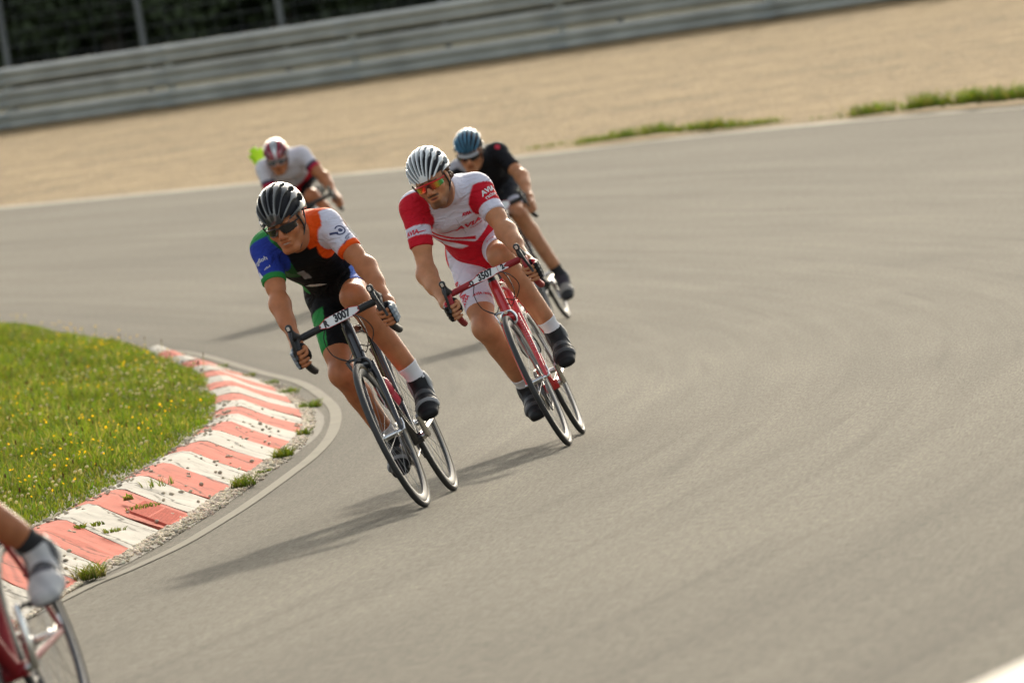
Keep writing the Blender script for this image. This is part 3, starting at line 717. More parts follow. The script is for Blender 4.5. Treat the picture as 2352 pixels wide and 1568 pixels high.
class Fld:
    def __init__(s, lo, hi, h):
        s.lo = np.array(lo, float); s.h = h; n = np.ceil((np.array(hi)-s.lo)/h).astype(int)+1
        s.n = n; s.F = np.full(n, 9.0, np.float32)
    def sub(s, lo, hi):
        a = np.clip(np.floor((lo-s.lo)/s.h).astype(int), 0, s.n); b = np.clip(np.ceil((hi-s.lo)/s.h).astype(int)+1, 0, s.n)
        if (b <= a).any(): return None
        ax = [s.lo[i]+s.h*np.arange(a[i], b[i], dtype=np.float32) for i in range(3)]
        X = np.meshgrid(*ax, indexing='ij', sparse=True)
        return (slice(a[0], b[0]), slice(a[1], b[1]), slice(a[2], b[2])), X
    def add(s, prims, op='u'):
        for p in prims:
            k = p[5] if p[0] == 'c' else p[4]
            if p[0] == 'c':
                _, a, b, ra, rb, k, ax, sx, c0, c1 = p; r = max(ra, rb)*max(1, sx)+k+2*s.h
                lo = np.minimum(a, b)-r; hi = np.maximum(a, b)+r
            else:
                _, c, r3, R, k = p; r = (np.abs(R)@r3)+k+2*s.h; lo = c-r; hi = c+r
            q = s.sub(lo, hi)
            if q is None: continue
            sl, X = q
            if p[0] == 'c':
                d0, d1, d2 = X[0]-a[0], X[1]-a[1], X[2]-a[2]; ab = b-a
                if ax is not None:
                    t_ = (d0*ax[0]+d1*ax[1]+d2*ax[2])*(1-1/sx)
                    d0, d1, d2 = d0-t_*ax[0], d1-t_*ax[1], d2-t_*ax[2]
                    ab = ab-ax*(ab@ax)*(1-1/sx)
                L2 = ab@ab+1e-12; t = (d0*ab[0]+d1*ab[1]+d2*ab[2])/L2
                tc = np.clip(t, 0, 1)
                D = np.sqrt((d0-tc*ab[0])**2+(d1-tc*ab[1])**2+(d2-tc*ab[2])**2)-(ra+(rb-ra)*tc)
                L1 = math.sqrt(L2)
                if c0 is not None: D = np.maximum(D, (c0-t)*L1)
                if c1 is not None: D = np.maximum(D, (t-c1)*L1)
            else:
                d = [X[i]-c[i] for i in range(3)]
                l = [d[0]*R[0, i]+d[1]*R[1, i]+d[2]*R[2, i] for i in range(3)]
                k0 = np.sqrt((l[0]/r3[0])**2+(l[1]/r3[1])**2+(l[2]/r3[2])**2)
                k1 = np.sqrt((l[0]/r3[0]**2)**2+(l[1]/r3[1]**2)**2+(l[2]/r3[2]**2)**2)+1e-9
                D = k0*(k0-1)/k1
            A = s.F[sl]
            if op == 'u':
                hh = np.clip(.5+.5*(A-D)/k, 0, 1); s.F[sl] = A*(1-hh)+D*hh-k*hh*(1-hh)
            else:
                k = max(k, 1e-4); Dn = -D; hh = np.clip(.5-.5*(A-Dn)/k, 0, 1); s.F[sl] = A*(1-hh)+Dn*hh+k*hh*(1-hh)
        return s
    def plane(s, p0, n):
        n = nrm(n); X = s.sub(s.lo, s.lo+s.h*(s.n-1))[1]
        D = (X[0]-p0[0])*n[0]+(X[1]-p0[1])*n[1]+(X[2]-p0[2])*n[2]
        s.F = np.maximum(s.F, D[:s.n[0], :s.n[1], :s.n[2]]).astype(np.float32); return s
    def mesh(s): return surfnets(s.F, s.lo, s.h)
def bounds(prims, m=.03):
    lo = np.full(3, 9.); hi = -lo
    for p in prims:
        if p[0] == 'c': r = max(p[3], p[4])*max(1, p[7])+m; lo = np.minimum(lo, np.minimum(p[1], p[2])-r); hi = np.maximum(hi, np.maximum(p[1], p[2])+r)
        else: r = np.abs(p[3])@p[2]+m; lo = np.minimum(lo, p[1]-r); hi = np.maximum(hi, p[1]+r)
    return lo, hi
def blob(prims, h, subs=(), planes=()):
    lo, hi = bounds(prims); f = Fld(lo, hi, h); f.add(prims)
    if subs: f.add(subs, 's')
    for p0, n in planes: f.plane(p0, n)
    return f.mesh()
def segd(P, a, b):
    ab = b-a; t = ((P-a)@ab)/(ab@ab); tc = np.clip(t, 0, 1); return t, np.linalg.norm(P-(a+tc[:, None]*ab), axis=1)

# ================================================================== materials shared by riders and bicycles
M_skin = mat('skin', (.5, .3, .2), .46, var=.13, vscale=22, bump=.3, bscale=110, attr=True, sss=.06, spec=.3)
M_cloth = mat('lycra', (.5, .5, .5), .7, bump=.15, bscale=900, attr=True, wrinkle=1.0, spec=.14)
M_helm = mat('helmet_shell', (.5, .5, .5), .22, attr=True, coat=.6)
M_liner = mat('helmet_foam', (.012, .012, .016), .8)
M_shoe = mat('shoe_leather', (.5, .5, .5), .5, attr=True, bump=.15, bscale=160, spec=.25)
M_black = mat('black_plastic', (.018, .018, .019), .38)
M_rubber = mat('black_rubber', (.022, .022, .023), .62, bump=.2, bscale=300)
M_tyre = mat('tyre_rubber', (.03, .03, .031), .6, var=.2, vscale=30)
M_silver = mat('polished_alloy', (.72, .72, .72), .22, 1.0)
M_steel = mat('steel_spoke', (.32, .32, .32), .35, 1.0)
M_dark = mat('dark_alloy', (.09, .09, .095), .35, .8)
M_carbon = mat('black_frame_paint', (.022, .022, .025), .2, coat=.6)
M_redf = mat('red_frame_paint', (.58, .018, .022), .22, coat=.8, var=.06, vscale=30)
M_redtape = mat('dark_red_tape', (.33, .014, .02), .55, bump=.3, bscale=200)
M_redclip = mat('red_plastic', (.62, .02, .02), .3)
M_white = mat('white_plastic', (.78, .78, .77), .35)
M_plate = mat('white_number_card', (.80, .80, .79), .5)
M_ink = mat('black_ink', (.02, .02, .025), .6)
M_redink = mat('red_ink', (.62, .02, .03), .6)
M_lens_dark = mat('smoked_lens', (.008, .008, .010), .08, coat=1)
M_sock = mat('white_sock', (.75, .74, .76), .85, bump=.5, bscale=400)
M_sockb = mat('black_sock', (.02, .02, .022), .85, bump=.5, bscale=400)
M_sockg = mat('grey_sock', (.30, .30, .32), .85, bump=.5, bscale=400)
M_hair = mat('brown_hair', (.10, .045, .02), .6, bump=1.0, bscale=250)
def iridescent():
    m = bpy.data.materials.new('mirrored_rainbow_lens'); N, L = nodes(m); b = N['Principled BSDF']
    lw = N.new('ShaderNodeTexCoord'); sp = N.new('ShaderNodeSeparateXYZ'); L.new(lw.outputs['Object'], sp.inputs[0])
    n = N_noise(N, L, lw.outputs['Object'], 9, 1)
    a = N.new('ShaderNodeAttribute'); a.attribute_name = 'col'; L.new(a.outputs['Color'], b.inputs['Base Color'])
    b.inputs['Metallic'].default_value = .75; b.inputs['Roughness'].default_value = .12; b.inputs['Coat Weight'].default_value = 1
    return m
M_mirror = iridescent()

def bikeM(front, yaw, lean):
    y, l = math.radians(yaw), math.radians(lean)
    Fv = A3(-math.sin(y), -math.cos(y), 0); R = A3(Fv[1], -Fv[0], 0); Z = A3(0, 0, 1)
    # follow the slope of the road along the heading
    z0 = float(zt(front[1])); zr = float(zt(front[1]-Fv[1]*.985)); Fs = nrm(Fv*.985+Z*(z0-zr))
    Zs = nrm(np.cross(R, Fs)) if np.cross(R, Fs)[2] > 0 else -nrm(np.cross(R, Fs))
    Rl = math.cos(l)*R-math.sin(l)*Zs; U = math.cos(l)*Zs+math.sin(l)*R
    o = A3(front[0], front[1], z0)-Fs*.985
    m = np.eye(4); m[:3, 0] = Rl; m[:3, 1] = Fs; m[:3, 2] = U; m[:3, 3] = o+A3(0, 0, .001)+U*(-.0)
    return m

def text_mesh(s, size, bold=.0, shear=0., res=3):
    cu = bpy.data.curves.new('t', 'FONT'); cu.body = s; cu.size = size; cu.offset = bold; cu.shear = shear; cu.resolution_u = res
    cu.align_x = 'CENTER'; cu.align_y = 'CENTER'
    o = bpy.data.objects.new('t', cu); COL.objects.link(o); dg = bpy.context.evaluated_depsgraph_get(); dg.update()
    me = bpy.data.meshes.new_from_object(o.evaluated_get(dg)); bm = bmesh.new(); bm.from_mesh(me)
    for _ in range(3):
        e = [x for x in bm.edges if x.calc_length() > .012]
        if not e: break
        bmesh.ops.subdivide_edges(bm, edges=e, cuts=1)
    bmesh.ops.triangulate(bm, faces=bm.faces)
    V = np.array([v.co[:] for v in bm.verts]); F = [tuple(v.index for v in f.verts) for f in bm.faces]; bm.free()
    bpy.data.objects.remove(o); bpy.data.meshes.remove(me); bpy.data.curves.remove(cu)
    if len(V) == 0: V = np.zeros((0, 3))
    return V, F
def strokes(n, w, h, seed=1):
    """a row of slanted, unreadable letter-like strokes"""
    rg = np.random.default_rng(seed); V = []; F = []; k = 0; x = -w/2
    for i in range(n):
        a = h*(1 if i % 3 else .7); b = w/n*rg.uniform(.35, .6); s = h*.3
        V += [(x, -h/2, 0), (x+b, -h/2, 0), (x+b+s, -h/2+a, 0), (x+s, -h/2+a, 0)]; F.append((k, k+1, k+2, k+3)); k += 4; x += w/n
    return np.array(V), F
def poly_mesh(pts, step=.012):
    bm = bmesh.new(); vs = [bm.verts.new((p[0], p[1], 0)) for p in pts]; bm.faces.new(vs)
    bmesh.ops.triangulate(bm, faces=bm.faces)
    for _ in range(5):
        e = [x for x in bm.edges if x.calc_length() > step]
        if not e: break
        bmesh.ops.subdivide_edges(bm, edges=e, cuts=1); bmesh.ops.triangulate(bm, faces=bm.faces)
    bm.verts.index_update(); V = np.array([v.co[:] for v in bm.verts]); F = [tuple(v.index for v in f.verts) for f in bm.faces]; bm.free(); return V, F
def project(V, F, bvh, org, u, v, dirn, name, m, parent, off=.002):
    """lay a flat shape on the cloth: rays along -dirn from the plane org,u,v"""
    u = nrm(u); dirn = nrm(dirn); v = nrm(v-u*(v@u)); out = []; ok = []
    for p in V:
        q = org+u*p[0]+v*p[1]+dirn*.25
        h = bvh.ray_cast(Vector(q), Vector(-dirn), .6)
        if h[0] is None: out.append(q-dirn*.25); ok.append(False)
        else:
            nn = np.array(h[1]); nn = nn if nn@dirn > 0 else -nn
            out.append(np.array(h[0])+nn*off); ok.append(True)
    def good(f):
        if not all(ok[i] for i in f): return False
        for i in range(len(f)):
            a, b = f[i], f[(i+1) % len(f)]
            if np.linalg.norm(out[a]-out[b]) > 2.6*np.linalg.norm(np.array(V[a])-np.array(V[b]))+.002: return False
        return True
    F = [f for f in F if good(f)]
    if not F: return None
    return mesh_obj(name, np.array(out), F, m, parent)

# ================================================================== the bicycle
def make_bike(spec):
    M = bikeM(spec['front'], spec['yaw'], spec['lean'])
    root = bpy.data.objects.new('racing_bicycle', None); COL.objects.link(root); root.matrix_world = Matrix(M.tolist())
    tag(root, spec['bike_label'], 'bicycle')
    FR, BAR, TY, RIM = spec['frame'], spec['tape'], spec.get('tyre', M_tyre), spec.get('rim', M_silver)
    st = math.radians(spec.get('steer', 1.5)); pv = A3(0, .938, .336); axd = nrm(A3(0, -.2924, .9563))
    def steer(V):     # rotate about the steering axis, to the rider's right
        Rm = np.array(Matrix.Rotation(-st, 3, Vector(axd))); return (V-pv)@Rm.T+pv
    # frame
    bb = A3(0, .41, .275); seat = A3(0, .235, .80); hb = A3(0, .835, .665); ht = A3(0, .783, .835); ra = A3(0, 0, .336)
    mb = MB()
    mb.tube([hb, ht], [.027, .024], 16); mb.tube([hb+A3(0, -.012, .03), hb*.5+bb*.5, bb], [.021, .021, .024], 14)
    mb.tube([ht+A3(0, -.01, -.025), ht*.45+(seat+A3(0, 0, -.02))*.55+A3(0, 0, .004), seat+A3(0, 0, -.02)], [.021, .018, .016], 14)
    mb.tube([bb, seat+nrm(seat-bb)*.03], [.0185, .0165], 14); mb.tube([bb+A3(-.035, 0, 0), bb+A3(.035, 0, 0)], .024, 16)
    for s in (-1, 1):
        mb.tube(spline([bb+A3(s*.02, -.02, .0), bb*.5+ra*.5+A3(s*.045, 0, .0), ra+A3(s*.065, .01, 0)], 5), np.linspace(.012, .008, 11), 10)
        mb.tube(spline([seat+A3(s*.012, -.01, -.03), (seat+ra)*.5+A3(s*.046, 0, .02), ra+A3(s*.065, 0, .01)], 5), np.linspace(.010, .007, 11), 10)
    mb.build('frame', FR, root)
    MB().tube([ht-nrm(axd)*.004, ht+nrm(axd)*.035], [.0205, .018], 14).build('headset', M_black, root, xf=steer)
    # fork
    ax = A3(0, .985, .336); crown = hb+A3(0, .008, -.012); mb = MB()
    mb.tube([crown+A3(-.034, .002, -.004), crown+A3(0, 0, .006), crown+A3(.034, .002, -.004)], [.018, .023, .018], 12)
    for s in (-1, 1):
        mb.tube(spline([crown+A3(s*.034, .002, 0), crown*.6+ax*.4+A3(s*.043, -.008, 0), crown*.2+ax*.8+A3(s*.047, -.004, 0), ax+A3(s*.048, 0, 0)], 5), np.linspace(.0165, .0085, 16), 12)
    fk = mb.build('fork', spec.get('forkm', FR), root, xf=steer)
    if spec.get('fork_text'):
        V, F = strokes(16, .23, .017, 3)
        a = crown*.82+ax*.18+A3(-.047, 0, 0); b = crown*.3+ax*.7+A3(-.055, 0, 0)
        d = nrm(b-a); o_ = (a+b)/2
        fw = nrm(A3(-.55, .9, 0)-d*(A3(-.55, .9, 0)@d)); vv = np.cross(fw, d)
        dg = bpy.context.evaluated_depsgraph_get(); bv = BVHTree.FromPolygons([tuple(v.co) for v in fk.data.vertices], [tuple(p.vertices) for p in fk.data.polygons])
        project(V, F, bv, o_, d, vv, fw, 'lettering', M_white, fk, .001)
    # brakes
    def caliper(c, yaxis, xf, name):
        mb = MB(); f_ = yaxis
        for s in (-1, 1):
            mb.tube(spline([c+A3(s*.004, 0, .018), c+A3(s*.022, 0, .012), c+A3(s*.034, 0, -.012), c+A3(s*.030, 0, -.045)], 4), [.007]*13, 8)
            mb.box(c+A3(s*.022, 0, -.045), (.012, .045, .012))
        mb.tube(spline([c+A3(.004, 0, .018), c+A3(.035, .0, .026), c+A3(.058, 0, .018)], 4), [.006]*9, 8)
        mb.tube([c+A3(.056, 0, .030), c+A3(.050, .002, -.004)], .0075, 8); mb.tube([c+A3(.058, 0, .018), c+A3(.046, 0, -.026)], .0045, 8)
        mb.tube([c+A3(0, -.01, .016), c+A3(0, .016, .016)], .009, 10)
        return mb.build(name, spec.get('brake', M_silver), root, xf=xf)
    caliper(A3(0, .865, .668), 1, steer, 'brake_caliper'); caliper(A3(0, .055, .685), -1, None, 'brake_caliper')
    # wheels
    for cy, xf in ((.985, steer), (0., None)):
        prof = [(-.0095, .309), (-.0105, .302), (-.009, .286), (-.004, .277), (.004, .277), (.009, .286), (.0105, .302), (.0095, .309)]
        wh = MB().lathe_x(prof, cy, .336, 96).build('wheel', RIM, root, xf=xf)
        tp = [(.0132*math.cos(a), .3228+.0132*math.sin(a)) for a in np.linspace(0, 2*math.pi, 13)[:-1]]
        sw = spec.get('sidewall')
        ty = MB().lathe_x(tp, cy, .336, 96).build('tyre', TY, wh, xf=xf)
        if sw:
            ty.data.materials.append(sw)
            for p in ty.data.polygons:
                k = p.index % 12
                if k in (10, 11, 0, 1, 6, 7, 4, 5)[:0]+(7, 8, 9, 10): p.material_index = 1
        mb = MB(); ns = 20 if cy > .5 else 24
        for q in range(ns):
            a = 2*math.pi*q/ns+.07; s = -1 if q % 2 else 1; a2 = a+(.35 if (q//2) % 2 else -.35)*(1 if cy < .5 else .6)
            mb.tube([(s*.030, cy+.018*math.cos(a2), .336+.018*math.sin(a2)), (0, cy+.287*math.cos(a), .336+.287*math.sin(a))], .0009, 4, False)
        mb.build('spokes', M_steel, wh, xf=xf)
        mb = MB(); mb.tube([(-.048, cy, .336), (-.034, cy, .336), (-.030, cy, .336), (-.026, cy, .336), (.026, cy, .336), (.030, cy, .336), (.034, cy, .336), (.048, cy, .336)], [.008, .012, .021, .013, .013, .021, .012, .008], 14)
        mb.tube([(-.062, cy, .336), (.062, cy, .336)], .006, 8); mb.tube([(-.060, cy, .336), (-.064, cy-.02, .36), (-.062, cy-.035, .385)], [.006, .005, .004], 8)
        mb.build('hub', M_silver, wh, xf=xf)
    # saddle and post
    post = seat+nrm(seat-bb)*.02; top = A3(0, .172, .955)
    MB().tube([post, top], .0136, 12).build('seatpost', M_dark, root)
    f = [cone((0, .09, .985), (0, .18, .985), .055, .040, .03, A3(1, 0, 0), 1.25), cone((0, .18, .985), (0, .335, .98), .028, .018, .03)]
    V, F = blob(f, .006, planes=[((0, .2, 1.0), (0, .03, 1)), ((0, .2, .955), (0, 0, -1))]); mesh_obj('saddle', V, F, M_black, root, True)
    mb = MB()
    for s in (-1, 1): mb.tube(spline([(s*.03, .09, .962), (s*.022, .14, .95), (s*.02, .22, .95), (s*.008, .31, .965)], 4), [.0035]*13, 6)
    mb.build('saddle_rail', M_steel, root)
    # handlebar
    st0 = ht+nrm(axd)*.028; bc = A3(0, .872, .875)
    mb = MB(); L_ = [(-.19, .878, .873), (-.12, .872, .875), (0, .872, .875), (.12, .872, .875), (.19, .878, .873)]
    drop = [(.195, .905, .875), (.198, .945, .865), (.198, .968, .835), (.199, .955, .795), (.200, .92, .758), (.201, .86, .735), (.202, .80, .722)]
    for s in (-1, 1):
        P = spline([(s*.055, .872, .875), (s*.12, .873, .875), (s*.178, .877, .874)]+[(s*x, y, z) for x, y, z in drop], 5)
        r = np.full(len(P), .0158); r[-1] = .013; mb.tube(P, r, 12)
    hbm = mb.build('handlebar', BAR, root, xf=steer)
    MB().tube([(-.06, .872, .875), (.06, .872, .875)], .0155, 12).build('bar_centre', M_black, hbm, xf=steer)
    MB().tube([st0, st0*.5+bc*.5+A3(0, 0, .004), bc+A3(0, -.01, 0)], [.019, .016, .018], 12).build('stem', spec.get('stem', M_black), hbm, xf=steer)
    for s in (-1, 1):
        pr = [cone((s*.196, .90, .885), (s*.196, .965, .893), .019, .017, .012), cone((s*.196, .955, .893), (s*.194, .985, .928), .0165, .0125, .012), ell((s*.194, .985, .936), (.015, .014, .013), k=.01)]
        V, F = blob(pr, .004); mesh_obj('brake_hood', steer(V), F, M_rubber, root, True)
        mb = MB(); mb.tube(spline([(s*.196, .985, .915), (s*.20, 1.004, .89), (s*.206, 1.004, .85), (s*.212, .998, .815), (s*.214, 1.003, .795)], 4), np.linspace(.0085, .0055, 17), 8)
        mb.build('brake_lever', spec.get('lever', M_black), root, xf=steer)
        mb = MB(); mb.box((s*.194, 1.0, .930), (.013, .004, .018), bev=.0015); mb.build('lever_cap', M_silver, root, xf=steer)
    # cables
    if spec.get('cables'):
        for s, e in ((1, A3(.02, .84, .72)), (-1, A3(-.02, .82, .72)), (1, A3(.052, .868, .70))):
            mb = MB(); mb.tube(spline([(s*.07, .885, .868), (s*.09, .93, .82), (s*.085, .93, .75), (s*.045, .89, .70), e], 6), .0024, 6); mb.build('cable', M_black, root, xf=steer)
        mb = MB(); mb.tube(spline([(-.06, .89, .868), (-.105, .94, .83), (-.12, .93, .77), (-.07, .88, .72), (-.022, .82, .74)], 6), .0024, 6); mb.build('cable', M_black, root, xf=steer)
    # crankset
    th = spec['crank']; cl = A3(0, math.cos(th), math.sin(th))*.17
    prof = [(.042, .045), (.042, .098), (.0455, .1), (.049, .098), (.049, .045)]
    cr = MB().lathe_x(prof, bb[1], bb[2], 64).build('chainring', M_dark, root)
    MB().lathe_x([(.035, .04), (.035, .074), (.039, .076), (.040, .04)], bb[1], bb[2], 48).build('inner_chainring', M_dark, cr)
    mb = MB(); mb.tube([bb+A3(-.05, 0, 0), bb+A3(.05, 0, 0)], .017, 12)
    for a in range(5):
        q = a*2*math.pi/5+.4; mb.tube([bb+A3(.05, 0, 0), bb+A3(.048, .06*math.cos(q), .06*math.sin(q))], [.014, .009], 8)
    mb.build('spider', spec.get('crankm', M_silver), cr)
    for s, d in ((-1, cl), (1, -cl)):
        a0 = bb+A3(s*.058, 0, 0); a1 = bb+A3(s*.075, 0, 0)+d
        arm = MB().tube([a0-d*.08, a0, a0*.5+a1*.5, a1, a1+d*.07], [.010, .017, .0125, .0125, .009], 10).build('crank_arm', spec.get('crankm', M_silver), root)
        mb = MB(); mb.tube([a1, a1+A3(s*.03, 0, 0)], .007, 8); mb.box(a1+A3(s*.058, .0, 0), (.062, .075, .014), bev=.004); mb.box(a1+A3(s*.058, .0, -.009), (.040, .05, .010), bev=.003)
        mb.build('pedal', spec.get('pedalm', M_black), root)
    # chain, cassette, derailleur
    cs = MB()
    for k, r_ in enumerate((.052, .047, .043, .039, .035, .032, .029)): cs.lathe_x([(.030+k*.0042, .012), (.030+k*.0042, r_), (.0325+k*.0042, r_), (.0325+k*.0042, .012)], 0, .336, 30)
    cs.build('cassette', M_dark, root)
    mb = MB(); cx = .0455; t1 = bb+A3(cx, 0, .1); mb.tube([(cx, 0, .336+.040), t1], .0045, 6)
    arc = [bb+A3(cx, .1*math.sin(a), .1*math.cos(a)) for a in np.linspace(0, math.pi*.97, 14)]
    mb.tube(arc, .0045, 6); mb.tube([arc[-1], (cx, .045, .235), (cx, .02, .20)], .0045, 6); mb.tube(spline([(cx, .02, .20), (cx, .0, .21), (cx, .03, .28), (cx, .035, .325), (cx, .0, .376)], 4), .0045, 6)
    mb.build('chain', M_dark, root)
    mb = MB(); mb.tube([(.07, -.005, .33), (.068, -.01, .29)], [.012, .016], 8); mb.tube([(.060, .0, .275), (.050, .02, .205)], [.012, .010], 8); mb.lathe_x([(.046, .004), (.046, .022), (.054, .022), (.054, .004)], .02, .205, 16)
    mb.build('derailleur', M_dark, root)
    # bottle cage
    dt = nrm(hb-bb); up = nrm(np.cross(A3(1, 0, 0), dt)); c0 = bb+dt*.235+up*.063
    mb = MB()
    for s in (-1, 1): mb.tube(spline([c0-up*.036-dt*.03, c0+A3(s*.036, 0, 0)-dt*.045, c0+A3(s*.039, 0, 0)+dt*.05, c0+A3(s*.022, 0, 0)+up*.034+dt*.09, c0+up*.039+dt*.095], 4), .0035, 6)
    mb.tube([c0-up*.038-dt*.05, c0-up*.038+dt*.10], .006, 6); mb.build('bottle_cage', M_black, root)
    # number plate on the bar
    if spec.get('plate'):
        wd, ht_, txt = spec['plate']
        pts = [(-wd, -ht_*.35), (-wd*.62, -ht_), (wd*.62, -ht_), (wd, -ht_*.45), (wd, ht_*.55), (wd*.62, ht_), (-wd*.62, ht_), (-wd, ht_*.35)] if spec['plate_shape'] == 'lozenge' else [(-wd, -ht_*.55), (-wd*.58, -ht_*.75), (-wd*.2, -ht_), (wd*.25, -ht_), (wd*.4, -ht_*.8), (wd, -ht_*.8), (wd, ht_*.6), (wd*.4, ht_*.7), (wd*.2, ht_), (-wd*.3, ht_), (-wd*.62, ht_*.4), (-wd, ht_*.35)]
        nfl = nrm(A3(0, .95, .28)); upv = np.cross(A3(-1, 0, 0), nfl); upv = upv if upv[2] > 0 else -upv; org = bc+nfl*.024+A3(-.004, 0, 0)
        # seen from the front, text runs towards the rider's left (-x)
        def put(V, d, name, m, par):
            V = np.array(V); W = org[None]-V[:, :1]*A3(1, 0, 0)+V[:, 1:2]*upv-nfl*(V[:, :1]**2*1.1)+nfl*d; return W
        V, F = poly_mesh(pts, .02); n_ = len(V); front = put(V, 0, 0, 0, 0); back = put(V, -.0016, 0, 0, 0)
        pl = mesh_obj('number_plate', steer(np.vstack([front, back])), [f for f in F]+[tuple(i+n_ for i in f[::-1]) for f in F], M_plate, root)
        mb = MB(); q = [(x*1.0, y*1.0) for x, y in pts]; q = q+[q[0]]; P = put(np.array([(a, b, 0) for a, b in q]), .001, 0, 0, 0); mb.tube(P, .0013, 6, False); mb.build('plate_border', M_redink, pl, xf=steer)
        for (s_, x_, y_, sz, rot) in txt:
            if s_ == '|':
                P = put(np.array([(x_, -ht_*.7, 0), (x_, ht_*.6, 0)]), .0012, 0, 0, 0); MB().tube(P, .0009, 6).build('plate_border', M_redink, pl, xf=steer); continue
            V, F = text_mesh(s_, sz, .0024); V[:, 0] *= .80
            c, s2 = math.cos(rot), math.sin(rot); V = np.stack([V[:, 0]*c-V[:, 1]*s2+x_, V[:, 0]*s2+V[:, 1]*c+y_, V[:, 2]], 1)
            mesh_obj('plate_digits', steer(put(V, .0012, 0, 0, 0)), F, M_ink, pl)
    # bottle: a thing of its own, standing in the cage
    if spec.get('bottle'):
        m1, m2, lab = spec['bottle']; b0 = c0-dt*.035
        mb = MB(); mb.tube([b0, b0+dt*.006, b0+dt*.06, b0+dt*.07, b0+dt*.078, b0+dt*.135, b0+dt*.15, b0+dt*.158], [.030, .037, .037, .033, .037, .037, .031, .027], 20)
        o = mb.build('water_bottle', m1, None); o.matrix_world = Matrix(M.tolist()); tag(o, lab, 'bottle')
        MB().tube([b0+dt*.156, b0+dt*.175, b0+dt*.178, b0+dt*.195], [.027, .024, .010, .009], 16).build('bottle_cap', m2, o)
    return M
# ================================================================== the riders
def ik(a, c, l1, l2, hint):
    a, c = A3(*a), A3(*c); d = np.linalg.norm(c-a); d = min(d, (l1+l2)*.999); e = nrm(c-a)
    x = (l1*l1-l2*l2+d*d)/(2*d); hgt = math.sqrt(max(1e-6, l1*l1-x*x)); h = nrm(A3(*hint)-e*(A3(*hint)@e)); return a+e*x+h*hgt

